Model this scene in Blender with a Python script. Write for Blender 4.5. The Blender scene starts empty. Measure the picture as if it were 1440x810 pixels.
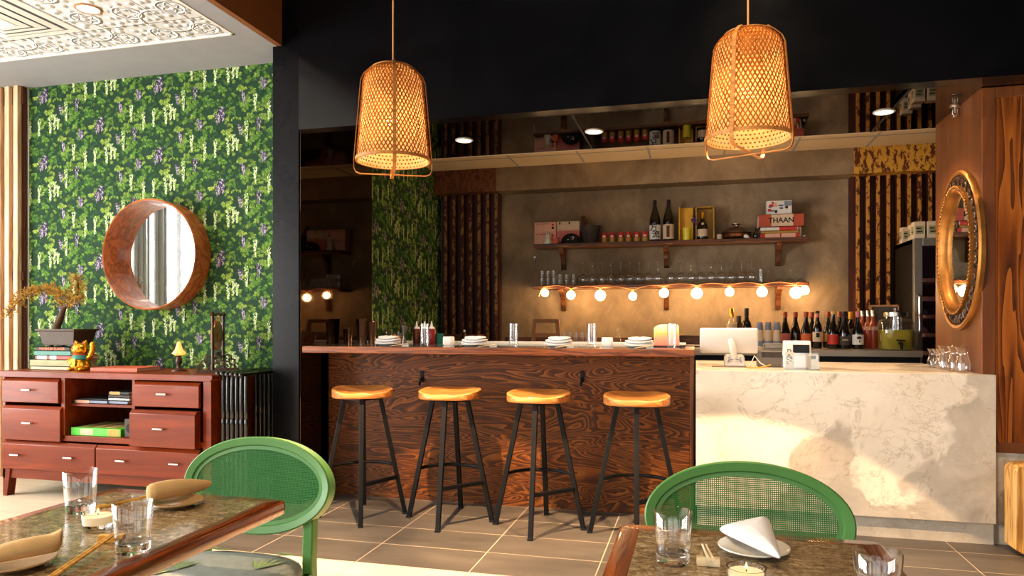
P_DAYL, P_DAYF, P_PEND, P_SPOT, P_DL, P_TIN, P_HI, EXPO = 640, 60, 72, 640, 80, 80, 300, 0.0
import bpy, bmesh, math, random
from mathutils import Vector, Matrix, Euler
PI = math.pi
rnd = random.Random(7)
scene = bpy.context.scene
COL = scene.collection
ORD = ['first', 'second', 'third', 'fourth', 'fifth', 'sixth', 'seventh', 'eighth', 'ninth', 'tenth']

# ------------------------------------------------------------------ colours and materials
def lin(c):
    c = c / 255.0
    return c / 12.92 if c <= 0.04045 else ((c + 0.055) / 1.055) ** 2.4
def C(r, g, b): return (lin(r), lin(g), lin(b), 1.0)

class NT:
    def __init__(self, name):
        self.m = bpy.data.materials.new(name); self.m.use_nodes = True
        self.t = self.m.node_tree; self.t.nodes.clear()
        self.out = self.n('ShaderNodeOutputMaterial')
    def n(self, kind, **kw):
        nd = self.t.nodes.new(kind)
        for k, v in kw.items():
            if k.startswith('i_'):
                key = k[2:].replace('_', ' ')
                nd.inputs[key].default_value = v
            else: setattr(nd, k, v)
        return nd
    def l(self, a, b): self.t.links.new(a, b)
    def coord(self, scale=(1, 1, 1), rot=(0, 0, 0), loc=(0, 0, 0), kind='Object'):
        tc = self.n('ShaderNodeTexCoord'); mp = self.n('ShaderNodeMapping')
        mp.inputs['Scale'].default_value = scale; mp.inputs['Rotation'].default_value = rot; mp.inputs['Location'].default_value = loc
        self.l(tc.outputs[kind], mp.inputs['Vector']); return mp.outputs['Vector']
    def noise(self, vec, scale=5, detail=4, rough=0.55, dist=0.0):
        nd = self.n('ShaderNodeTexNoise'); nd.inputs['Scale'].default_value = scale
        nd.inputs['Detail'].default_value = detail; nd.inputs['Roughness'].default_value = rough; nd.inputs['Distortion'].default_value = dist
        if vec is not None: self.l(vec, nd.inputs['Vector'])
        return nd.outputs['Fac']
    def math(self, op, a, b=None, c=None):
        nd = self.n('ShaderNodeMath', operation=op)
        for i, v in enumerate((a, b, c)):
            if v is None: continue
            if isinstance(v, (int, float)): nd.inputs[i].default_value = v
            else: self.l(v, nd.inputs[i])
        return nd.outputs[0]
    def ramp(self, fac, stops, interp='LINEAR'):
        nd = self.n('ShaderNodeValToRGB'); cr = nd.color_ramp; cr.interpolation = interp
        while len(cr.elements) < len(stops): cr.elements.new(0.5)
        for e, (p, c) in zip(cr.elements, stops): e.position = p; e.color = c
        self.l(fac, nd.inputs['Fac']); return nd.outputs['Color']
    def mix(self, fac, a, b, mode='MIX'):
        nd = self.n('ShaderNodeMix', data_type='RGBA', blend_type=mode)
        for key, v in ((0, fac), (6, a), (7, b)):
            if isinstance(v, (int, float)): nd.inputs[key].default_value = v
            elif isinstance(v, tuple): nd.inputs[key].default_value = v
            else: self.l(v, nd.inputs[key])
        return nd.outputs[2]
    def bump(self, height, strength=0.3, dist=0.01):
        nd = self.n('ShaderNodeBump'); nd.inputs['Strength'].default_value = strength; nd.inputs['Distance'].default_value = dist
        self.l(height, nd.inputs['Height']); return nd.outputs['Normal']
    def bsdf(self, color=None, rough=0.5, metal=0.0, normal=None, spec=0.5, coat=0.0, emit=None, estr=0.0, trans=0.0, ior=1.45, sheen=0.0):
        p = self.n('ShaderNodeBsdfPrincipled')
        def put(k, v):
            if v is None: return
            if isinstance(v, (int, float, tuple)): p.inputs[k].default_value = v
            else: self.l(v, p.inputs[k])
        put('Base Color', color); put('Roughness', rough); put('Metallic', metal); put('Normal', normal)
        put('Specular IOR Level', spec); put('Coat Weight', coat); put('Emission Color', emit); put('Emission Strength', estr)
        put('Transmission Weight', trans); put('IOR', ior); put('Sheen Weight', sheen)
        self.l(p.outputs[0], self.out.inputs['Surface']); return p

def plain(name, c, rough=0.5, metal=0.0, var=0.12, scale=8.0, bump=0.0, spec=0.5, coat=0.0, estr=0.0, emit=None, stretch=(1, 1, 1)):
    k = NT(name); v = k.coord(stretch)
    f = k.noise(v, scale, 3)
    dark = tuple(x * (1 - var) for x in c[:3]) + (1,); lite = tuple(min(1, x * (1 + var)) for x in c[:3]) + (1,)
    col = k.ramp(f, [(0.3, dark), (0.7, lite)])
    nm = k.bump(k.noise(v, scale * 12, 2), bump, 0.004) if bump else None
    k.bsdf(col, rough, metal, nm, spec, coat, emit or (c if estr else None), estr)
    return k.m

def wood(name, dark, lite, axis='X', scale=1.0, rough=0.45, coat=0.0, freq=9.0, contrast=(0.3, 0.7), spec=0.4):
    k = NT(name)
    st = {'X': (0.35, 4, 4), 'Y': (4, 0.35, 4), 'Z': (4, 4, 0.35)}[axis]
    v = k.coord(tuple(s * scale for s in st))
    n1 = k.noise(v, 2.0, 3, 0.5, 0.6)
    rings = k.math('FRACT', k.math('MULTIPLY', n1, freq))
    tri = k.math('PINGPONG', rings, 0.5)
    fine = k.noise(k.coord(tuple(s * scale * 6 for s in st)), 4.0, 2)
    f = k.math('ADD', k.math('MULTIPLY', tri, 1.2), k.math('MULTIPLY', fine, 0.5))
    col = k.ramp(f, [(contrast[0], dark), (contrast[1], lite)])
    k.bsdf(col, rough, 0, k.bump(fine, 0.08, 0.002), spec, coat)
    return k.m

def plywood(name, dark, mid, lite, sc=(1.0, 1.0, 4.0), freq=16.0, rough=0.42, seedloc=(0, 0, 0), warp=1.1):
    """rotary-cut veneer: contour lines of a stretched, warped noise field"""
    k = NT(name)
    v = k.coord(sc, loc=seedloc)
    n0 = k.n('ShaderNodeTexNoise'); n0.inputs['Scale'].default_value = 0.9; n0.inputs['Detail'].default_value = 2.5; n0.inputs['Roughness'].default_value = 0.5; n0.inputs['Distortion'].default_value = warp
    k.l(v, n0.inputs['Vector'])
    h = k.math('MULTIPLY', n0.outputs['Fac'], freq)
    saw = k.math('FRACT', h)
    big = k.noise(v, 0.8, 2)
    fine = k.noise(k.coord(tuple(s * 9 for s in sc)), 3.0, 3)
    f = k.math('ADD', k.math('MULTIPLY', saw, 0.75), k.math('MULTIPLY', fine, 0.34))
    f = k.math('ADD', f, k.math('MULTIPLY', big, 0.28))
    col = k.ramp(f, [(0.3, dark), (0.66, mid), (1.0, lite)])
    k.bsdf(col, rough, 0, k.bump(f, 0.1, 0.003), 0.25, 0.0)
    return k.m

def emission(name, c, s):
    k = NT(name)
    e = k.n('ShaderNodeEmission'); 
    f = k.noise(k.coord(), 3, 1)
    col = k.ramp(f, [(0.2, tuple(x * 0.94 for x in c[:3]) + (1,)), (0.8, c)])
    k.l(col, e.inputs['Color']); e.inputs['Strength'].default_value = s
    k.l(e.outputs[0], k.out.inputs['Surface']); return k.m

def thin_glass(name, tint=(1, 1, 1, 1), ior=1.5, gl=(1, 1, 1, 1), rough=0.02):
    k = NT(name)
    tr = k.n('ShaderNodeBsdfTransparent'); g = k.n('ShaderNodeBsdfGlossy'); mx = k.n('ShaderNodeMixShader'); fr = k.n('ShaderNodeLayerWeight')
    tr.inputs['Color'].default_value = tint; g.inputs['Color'].default_value = gl; g.inputs['Roughness'].default_value = rough
    fr.inputs['Blend'].default_value = 0.5
    nz = k.noise(k.coord(), 30, 2); k.l(k.math('MULTIPLY', nz, rough * 2), g.inputs['Roughness'])
    fac = k.math('ADD', 0.06, k.math('MULTIPLY', k.math('POWER', fr.outputs['Facing'], 2.5), 0.85))
    k.l(fac, mx.inputs[0]); k.l(tr.outputs[0], mx.inputs[1]); k.l(g.outputs[0], mx.inputs[2])
    k.l(mx.outputs[0], k.out.inputs['Surface']); return k.m

def solid_glass(name, c=(1, 1, 1, 1), ior=1.45, rough=0.0):
    k = NT(name); nz = k.noise(k.coord(), 20, 1)
    k.bsdf(c, rough, 0, k.bump(nz, 0.02, 0.001), 0.5, 0, trans=1.0, ior=ior); return k.m

# ------------------------------------------------------------------ mesh collecting
class MB:
    def __init__(self): self.v = []; self.f = []; self.mi = []; self.cur = 0
    def add(self, vs, fs):
        o = len(self.v); self.v += [tuple(p) for p in vs]
        for f in fs: self.f.append(tuple(i + o for i in f)); self.mi.append(self.cur)
        return self
    def mat(self, i): self.cur = i; return self
    def box(self, x0, x1, y0, y1, z0, z1, M=None):
        vs = [Vector((x, y, z)) for x in (x0, x1) for y in (y0, y1) for z in (z0, z1)]
        if M is not None: vs = [M @ p for p in vs]
        return self.add(vs, [(0, 1, 3, 2), (4, 6, 7, 5), (0, 4, 5, 1), (2, 3, 7, 6), (0, 2, 6, 4), (1, 5, 7, 3)])
    def cbox(self, c, s, M=None):
        return self.box(c[0] - s[0] / 2, c[0] + s[0] / 2, c[1] - s[1] / 2, c[1] + s[1] / 2, c[2] - s[2] / 2, c[2] + s[2] / 2, M)
    def lathe(self, prof, n=20, c=(0, 0, 0), M=None):
        vs = []; fs = []; rows = []
        for r, z in prof:
            if r < 1e-6: rows.append([len(vs)]); vs.append(Vector((c[0], c[1], c[2] + z)))
            else:
                rows.append(list(range(len(vs), len(vs) + n)))
                for k in range(n):
                    a = 2 * PI * k / n; vs.append(Vector((c[0] + r * math.cos(a), c[1] + r * math.sin(a), c[2] + z)))
        for a, b in zip(rows, rows[1:]):
            for k in range(n):
                k2 = (k + 1) % n
                if len(a) == 1 and len(b) == 1: continue
                if len(a) == 1: fs.append((a[0], b[k2], b[k]))
                elif len(b) == 1: fs.append((a[k], a[k2], b[0]))
                else: fs.append((a[k], a[k2], b[k2], b[k]))
        if M is not None: vs = [M @ p for p in vs]
        return self.add(vs, fs)
    def cyl(self, p0, p1, r0, r1=None, n=12, cap=True, rot=0.0):
        r1 = r0 if r1 is None else r1
        p0 = Vector(p0); p1 = Vector(p1); d = (p1 - p0).normalized()
        up = Vector((0, 0, 1)) if abs(d.z) < 0.95 else Vector((1, 0, 0))
        a = d.cross(up).normalized(); b = d.cross(a)
        vs = []
        for p, r in ((p0, r0), (p1, r1)):
            for k in range(n):
                t = 2 * PI * k / n + rot; vs.append(p + a * (r * math.cos(t)) + b * (r * math.sin(t)))
        fs = [(k, (k + 1) % n, n + (k + 1) % n, n + k) for k in range(n)]
        if cap: fs += [tuple(range(n))[::-1], tuple(range(n, 2 * n))]
        return self.add(vs, fs)
    def bar(self, p0, p1, w, h=None, upv=(0, 0, 1)):
        """square-section bar; w across, h along upv"""
        h = w if h is None else h
        p0 = Vector(p0); p1 = Vector(p1); d = (p1 - p0).normalized(); up = Vector(upv)
        a = d.cross(up).normalized(); b = a.cross(d)
        vs = [p + a * (sx * w / 2) + b * (sy * h / 2) for p in (p0, p1) for sx, sy in ((-1, -1), (1, -1), (1, 1), (-1, 1))]
        return self.add(vs, [(0, 1, 2, 3), (7, 6, 5, 4), (0, 4, 5, 1), (1, 5, 6, 2), (2, 6, 7, 3), (3, 7, 4, 0)])
    def tube(self, pts, r, n=8, closed=False, flat=None):
        """r: number or list; flat=(w,h,normal) gives a rectangular strap"""
        pts = [Vector(p) for p in pts]; m = len(pts); vs = []; fs = []
        prev = None
        for i, p in enumerate(pts):
            q0 = pts[i - 1] if (i > 0 or closed) else pts[i]; q1 = pts[(i + 1) % m] if (i < m - 1 or closed) else pts[i]
            d = (q1 - q0); d = d.normalized() if d.length > 1e-9 else Vector((0, 0, 1))
            if prev is None:
                up = Vector((0, 0, 1)) if abs(d.z) < 0.9 else Vector((1, 0, 0))
                a = d.cross(up).normalized()
            else:
                a = prev - d * prev.dot(d); a = a.normalized() if a.length > 1e-6 else d.orthogonal().normalized()
            prev = a; b = d.cross(a)
            ri = r[i] if isinstance(r, (list, tuple)) else r
            for k in range(n):
                t = 2 * PI * k / n; vs.append(p + a * (ri * math.cos(t)) + b * (ri * math.sin(t)))
        for i in range(m if closed else m - 1):
            j = (i + 1) % m
            for k in range(n):
                k2 = (k + 1) % n; fs.append((i * n + k, i * n + k2, j * n + k2, j * n + k))
        if not closed: fs += [tuple(range(n))[::-1], tuple(range((m - 1) * n, m * n))]
        return self.add(vs, fs)
    def sphere(self, c, r, n=14, m=9, s=(1, 1, 1), M=None):
        prof = [(r * math.sin(PI * k / m), -r * math.cos(PI * k / m)) for k in range(m + 1)]
        prof[0] = (0, -r); prof[-1] = (0, r)
        T = Matrix.Translation(Vector(c)) @ (M if M is not None else Matrix.Identity(4)) @ Matrix.Diagonal((s[0], s[1], s[2], 1))
        return self.lathe(prof, n, (0, 0, 0), T)
    def prism(self, poly, d0, d1, axis='Y'):
        """poly (a,b) extruded from d0 to d1; axis Y: (x,z); axis X: (y,z); axis Z: (x,y)"""
        n = len(poly)
        def P(a, b, d): return {'Y': (a, d, b), 'X': (d, a, b), 'Z': (a, b, d)}[axis]
        vs = [P(a, b, d0) for a, b in poly] + [P(a, b, d1) for a, b in poly]
        fs = [tuple(range(n)), tuple(range(n, 2 * n))[::-1]] + [(k, n + k, n + (k + 1) % n, (k + 1) % n) for k in range(n)]
        return self.add(vs, fs)
    def loft(self, rings, cap=True):
        n = len(rings[0]); vs = [p for r in rings for p in r]; fs = []
        for i in range(len(rings) - 1):
            for k in range(n): fs.append((i * n + k, i * n + (k + 1) % n, (i + 1) * n + (k + 1) % n, (i + 1) * n + k))
        if cap: fs += [tuple(range(n))[::-1], tuple(range((len(rings) - 1) * n, len(rings) * n))]
        return self.add(vs, fs)
    def text(self, s, size, M, depth=0.0, spacing=1.0, bold=0.0):
        cu = bpy.data.curves.new('lettering', 'FONT'); cu.body = s; cu.size = size; cu.extrude = depth; cu.align_x = 'CENTER'; cu.align_y = 'CENTER'; cu.space_character = spacing; cu.resolution_u = 3; cu.offset = bold
        ob = bpy.data.objects.new('lettering', cu); COL.objects.link(ob); bpy.context.view_layer.update()
        me = bpy.data.meshes.new_from_object(ob.evaluated_get(bpy.context.evaluated_depsgraph_get()))
        self.add([M @ v.co for v in me.vertices], [tuple(p.vertices) for p in me.polygons])
        bpy.data.objects.remove(ob); bpy.data.curves.remove(cu); bpy.data.meshes.remove(me); return self

def build(name, mb, mats, parent=None, loc=None, rotz=0.0, bevel=0.0, segs=2, smooth=35, recalc=True, sub=0):
    me = bpy.data.meshes.new(name); me.from_pydata(mb.v, [], mb.f)
    if not isinstance(mats, (list, tuple)): mats = [mats]
    for m in mats: me.materials.append(m)
    me.polygons.foreach_set('material_index', mb.mi)
    if recalc:
        bm = bmesh.new(); bm.from_mesh(me); bmesh.ops.recalc_face_normals(bm, faces=bm.faces); bm.to_mesh(me); bm.free()
    if smooth:
        me.shade_smooth(); me.set_sharp_from_angle(angle=math.radians(smooth))
    o = bpy.data.objects.new(name, me); COL.objects.link(o)
    if parent is not None: o.parent = parent
    if loc is not None: o.location = loc
    if rotz: o.rotation_euler = (0, 0, rotz)
    if bevel:
        md = o.modifiers.new('edge', 'BEVEL'); md.width = bevel; md.segments = segs; md.limit_method = 'ANGLE'; md.angle_limit = math.radians(40)
    if sub:
        md = o.modifiers.new('smooth', 'SUBSURF'); md.levels = sub; md.render_levels = sub
    return o
def tag(o, label=None, cat=None, group=None, kind=None):
    if label: o['label'] = label
    if cat: o['category'] = cat
    if group: o['group'] = group
    if kind: o['kind'] = kind
    return o
def thing(name, label, cat, loc=(0, 0, 0), rotz=0.0, group=None):
    o = bpy.data.objects.new(name, None); COL.objects.link(o); o.empty_display_size = 0.05
    o.location = loc; o.rotation_euler = (0, 0, rotz)
    return tag(o, label, cat, group)
def struct(name, mb, mats, label, cat='wall', **kw):
    return tag(build(name, mb, mats, **kw), label, cat, None, 'structure')
def dup(root, label=None, loc=None, rotz=None, group=None):
    def cp(o, par):
        c = o.copy(); COL.objects.link(c); c.parent = par
        for ch in kids.get(o.name, ()): cp(ch, c)
        return c
    kids = {}
    for o in COL.objects:
        if o.parent is not None: kids.setdefault(o.parent.name, []).append(o)
    c = cp(root, None)
    if label: c['label'] = label
    if group: c['group'] = group
    if loc is not None: c.location = loc
    if rotz is not None: c.rotation_euler = (0, 0, rotz)
    return c

# the photographer's position, used to read positions off known planes
H, FP, HY, YAW = 1.2, 1000.0, 454.0, math.radians(14.5)
cY, sY = math.cos(YAW), math.sin(YAW)
def XA(px, Y):
    r = (px - 720) / FP; return Y * (r * cY - sY) / (r * sY + cY)
def ZA(px, py, Y):
    r = (px - 720) / FP; return H + (HY - py) / FP * Y / (r * sY + cY)
def GP(px, py, Z):
    r = (px - 720) / FP; d = (Z - H) / ((HY - py) / FP); return ((r * cY - sY) * d, (r * sY + cY) * d, Z)

# ------------------------------------------------------------------ material library
M = {}
M['black_paint'] = plain('black wall paint', C(38, 38, 42), 0.28, var=0.25, scale=3, bump=0.04)
M['black_matt'] = plain('black matt paint', C(13, 12, 13), 0.7, var=0.2)
M['brown_paint'] = plain('brown paint', C(120, 72, 36), 0.6)
M['gray_paint'] = plain('grey plaster', C(142, 144, 148), 0.7, var=0.04)
M['white_paint'] = plain('white paint', C(225, 222, 216), 0.6, var=0.03)
M['cream_tile'] = plain('cream ceiling tile', C(196, 178, 150), 0.8, var=0.05, scale=3)
M['black_metal'] = plain('black metal', C(13, 13, 15), 0.55, 0.0, var=0.1, spec=.2)
M['steel'] = plain('brushed steel', C(190, 186, 180), 0.28, 1.0, var=0.08)
M['dark_steel'] = plain('dark steel', C(70, 68, 66), 0.4, 0.8, var=0.1)
M['copper_steel'] = plain('copper shaker steel', C(205, 160, 130), 0.24, 1.0, var=0.06)
M['handle_metal'] = plain('satin nickel', C(205, 198, 180), 0.3, 0.9, var=0.05)
M['white_plastic'] = plain('white plastic', C(228, 224, 220), 0.35, var=0.02)
M['grey_plastic'] = plain('dark grey plastic', C(98, 94, 90), 0.5, var=0.06)
M['black_plastic'] = plain('black plastic', C(20, 20, 22), 0.35, var=0.1)
M['ceramic'] = plain('white ceramic', C(226, 222, 212), 0.25, var=0.03, coat=0.3)
M['tan_ceramic'] = plain('tan ceramic', C(176, 142, 96), 0.3, var=0.06, coat=0.3)
M['napkin_white'] = plain('white linen', C(226, 222, 222), 0.9, var=0.04, scale=30, bump=0.2)
M['napkin_tan'] = plain('tan linen', C(214, 176, 120), 0.9, var=0.06, scale=30, bump=0.2)
M['bamboo'] = wood('bamboo', C(206, 150, 62), C(238, 190, 100), 'X', 3, 0.5)
M['strap_bamboo'] = wood('bamboo strap', C(158, 100, 44), C(190, 130, 64), 'X', 3, 0.5)
M['ivory'] = plain('ivory lacquer', C(238, 220, 180), .4)
M['paper'] = plain('paper', C(224, 214, 196), 0.85, var=0.04)
M['stool_wood'] = wood('oak stool seat', C(150, 86, 36), C(192, 128, 66), 'X', 2.2, 0.35, 0.25, 7)
M['mahogany'] = wood('mahogany', C(94, 32, 8), C(128, 50, 15), 'X', 0.8, 0.36, 0.04, 4, (0.1, 0.95), 0.22)
M['mahogany_dark'] = wood('mahogany inside', C(58, 20, 12), C(84, 30, 16), 'X', 0.8, 0.4, 0.0, 4, (0.1, 0.95))
M['bar_edge'] = wood('bar edge wood', C(86, 40, 10), C(140, 74, 24), 'X', 1.6, 0.36, 0.15, 6)
M['table_edge'] = wood('table edge wood', C(88, 38, 16), C(150, 74, 30), 'Y', 1.6, 0.22, 0.5, 5)
M['shelf_wood'] = wood('dark shelf wood', C(62, 33, 16), C(98, 56, 27), 'X', 1.5, 0.4, 0.1, 6)
M['side_wood'] = wood('brown stained panel', C(84, 46, 22), C(112, 65, 32), 'Z', 0.6, 0.42, 0.0, 5, (0.1, 1.0))
M['frame_wood'] = wood('panel frame wood', C(92, 50, 22), C(118, 66, 30), 'Z', 1.0, 0.4, 0.0, 5, (0.1, 1.0))
M['slat_wood'] = wood('slat wood', C(188, 148, 112), C(228, 194, 156), 'Z', 1.2, 0.5, 0.0, 5)
M['slat_dark'] = plain('dark backing wood', C(84, 44, 22), 0.6)
M['log_wood'] = wood('pale bench wood', C(176, 118, 52), C(224, 172, 98), 'Z', 1.6, 0.4, 0.2, 9)
M['bar_ply'] = plywood('bar plywood', C(54, 27, 10), C(76, 38, 13), C(128, 72, 25), (1.1, 1.0, 5.4), 26, 0.5, (3.1, 0, 1.7))
M['col_ply'] = plywood('column plywood', C(66, 32, 10), C(128, 66, 20), C(158, 90, 32), (8.0, 1.0, 0.55), 14, 0.4, (0.4, 0, 5.2), 0.45)
M['green'] = plain('green lacquer', C(70, 122, 58), 0.42, var=0.06, coat=0.0)
M['green_cane'] = plain('green cane', C(50, 108, 54), 0.6, var=0.1, spec=.15)
M['gold'] = plain('gold glaze', C(226, 164, 40), 0.22, 0.85, var=0.08)
M['gilt'] = plain('gilt frame', C(142, 94, 40), 0.42, 0.75, var=0.3, scale=14)
M['gilt_dark'] = plain('antique carved gilt', C(74, 54, 42), 0.4, 0.4, var=0.45, scale=40)
M['mirror'] = plain('mirror glass', C(236, 238, 238), 0.01, 1.0, var=0.0)
M['dark_mirror'] = plain('smoked mirror', C(80, 66, 54), 0.035, 1.0, var=0.03, scale=2)
M['smoked_ceiling'] = plain('smoked ceiling mirror', C(92, 76, 62), 0.02, 1.0, var=0.03, scale=2)
M['leather_wood'] = wood('walnut hoop', C(150, 80, 38), C(196, 116, 62), 'X', 1.4, 0.35, 0.2, 4)
M['glass'] = thin_glass('clear glassware')
M['glass_green'] = thin_glass('green tinted glass', (0.75, 0.9, 0.7, 1))
M['clear_glass'] = solid_glass('thick clear tumbler glass')
M['acrylic'] = thin_glass('clear acrylic', (0.96, 0.97, 0.97, 1))
M['wine_dark'] = plain('dark bottle glass', C(18, 13, 10), 0.08, var=0.2, coat=0.5)
M['brown_glass'] = plain('brown bottle glass', C(46, 22, 10), 0.1, var=0.2, coat=0.5)
M['pink_liquid'] = plain('rose wine', C(164, 70, 44), 0.15, var=0.1, coat=0.4)
M['lemonade'] = plain('lemonade', C(150, 140, 48), 0.3, var=0.05, coat=0.3)
M['wax'] = plain('candle wax', C(240, 226, 200), 0.6, var=0.03, estr=0.5, emit=C(255, 214, 150))
M['flame'] = emission('candle flame', C(255, 196, 96), 12)
M['bulb'] = emission('warm globe bulb', (1, .60, .27, 1), 80)
M['pendant_bulb'] = emission('pendant bulb', C(255, 214, 150), 60)
M['lamp_disc'] = emission('downlight lens', C(255, 226, 190), 9)
M['red'] = plain('red print', C(190, 44, 30), 0.5)
M['orange'] = plain('orange print', C(206, 96, 34), 0.5)
M['yellow'] = plain('yellow card', C(214, 158, 24), 0.5)
M['ochre'] = plain('ochre card', C(176, 134, 48), 0.5)
M['blue'] = plain('blue print', C(60, 80, 140), 0.5)
M['greyblue'] = plain('grey blue paper', C(128, 138, 158), 0.7)
M['pink'] = plain('pink card', C(206, 112, 112), 0.6)
M['palepink'] = plain('pale pink card', C(222, 170, 146), 0.7)
M['kraft'] = plain('cream card', C(214, 190, 160), 0.7)
M['teal'] = plain('teal cloth cover', C(24, 108, 92), 0.5)
M['bright_green'] = plain('bright green print', C(76, 190, 50), 0.45)
M['olive'] = plain('olive cover', C(150, 146, 104), 0.6)
M['black_cloth'] = plain('black cloth', C(16, 16, 18), 0.9, bump=0.2, scale=20)
M['ink'] = plain('black ink', C(14, 12, 12), 0.6)
M['white_ink'] = plain('white ink', C(226, 222, 214), 0.6)
M['stone_dark'] = plain('dark granite', C(62, 54, 48), 0.7, var=0.25, scale=30, bump=0.1)
M['soil'] = plain('clay pot', C(64, 46, 36), 0.6)
M['bark'] = plain('bark', C(74, 48, 30), 0.8, bump=0.3, scale=20)
M['dry_leaf'] = plain('dry bonsai foliage', C(176, 134, 52), 0.7, var=0.35, scale=20)
M['rattan'] = plain('pale wooden frame', C(166, 116, 74), 0.6)
M['purple'] = plain('purple petals', C(90, 50, 120), 0.7)
M['orange_fruit'] = plain('citrus slices', C(226, 116, 34), 0.4)
M['cord'] = plain('warm cord', C(214, 150, 90), 0.6)
M['counter_steel'] = plain('dull steel counter', C(150, 142, 130), 0.42, 0.6, var=0.05)
M['bar_stone'] = plain('blue grey bar top', C(78, 84, 92), 0.12, var=0.12, scale=30, coat=0.4)
M['cloth_grey'] = plain('grey upholstery', C(124, 132, 130), 0.8, bump=0.15, scale=30)
M['frond'] = plain('printed palm frond', C(112, 132, 84), 0.8)
# ------------------------------------------------------------------ special surfaces
def mat_floor():
    k = NT('floor tiles'); pos = k.coord()
    sep = k.n('ShaderNodeSeparateXYZ'); k.l(pos, sep.inputs[0]); X, Y = sep.outputs[0], sep.outputs[1]
    fx = k.math('PINGPONG', k.math('ADD', X, 1.654), 0.298); fy = k.math('PINGPONG', k.math('ADD', Y, 0.15), 0.155)
    # 3.25 = 11*0.31 - 0.16
    g = k.math('MINIMUM', fx, fy)
    grout = k.math('LESS_THAN', g, 0.0022)
    n = k.noise(k.coord((1.2, 5, 1)), 2.2, 5); n2 = k.noise(pos, 0.9, 2)
    cellx = k.math('FLOOR', k.math('DIVIDE', k.math('ADD', X, 1.654), 0.596)); celly = k.math('FLOOR', k.math('DIVIDE', k.math('ADD', Y, 0.15), 0.31))
    wn = k.n('ShaderNodeTexWhiteNoise', noise_dimensions='2D'); cb = k.n('ShaderNodeCombineXYZ'); k.l(cellx, cb.inputs[0]); k.l(celly, cb.inputs[1]); k.l(cb.outputs[0], wn.inputs['Vector'])
    f = k.math('ADD', k.math('MULTIPLY', n, 0.8), k.math('MULTIPLY', wn.outputs['Value'], 0.2))
    brown = k.ramp(f, [(0.25, C(72, 66, 60)), (0.75, C(98, 90, 82))])
    cream = k.ramp(f, [(0.25, C(200, 180, 154)), (0.75, C(222, 203, 178))])
    m1 = k.math('GREATER_THAN', Y, 3.26); m2 = k.math('GREATER_THAN', X, -2.68); zone = k.math('MULTIPLY', m1, m2)
    tile = k.mix(zone, cream, brown)
    gcol = k.mix(zone, C(176, 150, 118), C(196, 176, 150))
    col = k.mix(grout, tile, gcol)
    rough = k.math('ADD', 0.3, k.math('MULTIPLY', n2, 0.25))
    h = k.math('SUBTRACT', 1.0, grout)
    k.bsdf(col, rough, 0, k.bump(h, 0.25, 0.002)); return k.m

def mat_concrete():
    k = NT('trowelled concrete'); v = k.coord()
    a = k.noise(v, 1.6, 6, 0.6, 0.5); b = k.noise(k.coord((1, 1, 0.6)), 5, 8, 0.65, 0.8); c = k.noise(v, 38, 3)
    f = k.math('ADD', k.math('MULTIPLY', a, 0.6), k.math('MULTIPLY', b, 0.4))
    col = k.ramp(f, [(0.3, C(98, 80, 58)), (0.5, C(138, 117, 90)), (0.68, C(176, 154, 122))])
    scr = k.noise(k.coord((5, 5, 1.1), (0, 0.3, 0)), 2.6, 7, 0.7, 1.2)
    col = k.mix(k.ramp(scr, [(0.66, (0, 0, 0, 1)), (0.74, (0.35, 0.35, 0.35, 1))]), col, C(204, 192, 168))
    k.bsdf(col, 0.75, 0, k.bump(k.math('ADD', b, k.math('MULTIPLY', c, 0.2)), 0.25, 0.006)); return k.m

def mat_marble():
    k = NT('veined marble'); v = k.coord((1, 1, 1), loc=(0.35, 0, 0.1))
    w = k.n('ShaderNodeTexNoise'); w.inputs['Scale'].default_value = 1.6; w.inputs['Detail'].default_value = 4; k.l(v, w.inputs['Vector'])
    wv = k.n('ShaderNodeMix', data_type='RGBA', blend_type='ADD'); wv.inputs[0].default_value = 0.55; k.l(v, wv.inputs[6]); k.l(w.outputs['Color'], wv.inputs[7])
    big = k.noise(wv.outputs[2], 1.5, 5, 0.55, 0.35)
    sepx = k.n('ShaderNodeSeparateXYZ'); k.l(k.coord(), sepx.inputs[0])
    bias = k.math('MULTIPLY', k.math('SUBTRACT', sepx.outputs[0], 0.75), 0.10)
    big = k.math('ADD', big, bias)
    patch = k.ramp(big, [(0.5, (0, 0, 0, 1)), (0.535, (1, 1, 1, 1))])
    soft = k.noise(wv.outputs[2], 3.2, 7, 0.62, 0.4)
    cream = k.ramp(soft, [(0.3, C(228, 214, 196)), (0.65, C(242, 231, 216))])
    grey = k.ramp(soft, [(0.3, C(164, 152, 138)), (0.5, C(192, 180, 164)), (0.72, C(214, 203, 188))])
    col = k.mix(patch, cream, grey)
    vn = k.noise(wv.outputs[2], 2.4, 8, 0.6, 0.7)
    vein = k.math('ABSOLUTE', k.math('SUBTRACT', vn, 0.52))
    col = k.mix(k.ramp(vein, [(0.0, (0.42, 0.42, 0.42, 1)), (0.007, (0, 0, 0, 1))]), col, C(150, 118, 84))
    vn2 = k.math('ABSOLUTE', k.math('SUBTRACT', k.noise(k.coord((1, 1, 2.2), (0, 0.5, 0)), 2.2, 7, 0.62, 0.6), 0.5))
    col = k.mix(k.ramp(vn2, [(0.0, (0.3, 0.3, 0.3, 1)), (0.006, (0, 0, 0, 1))]), col, C(128, 116, 104))
    k.bsdf(col, 0.22, 0, None, 0.5); return k.m

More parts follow.
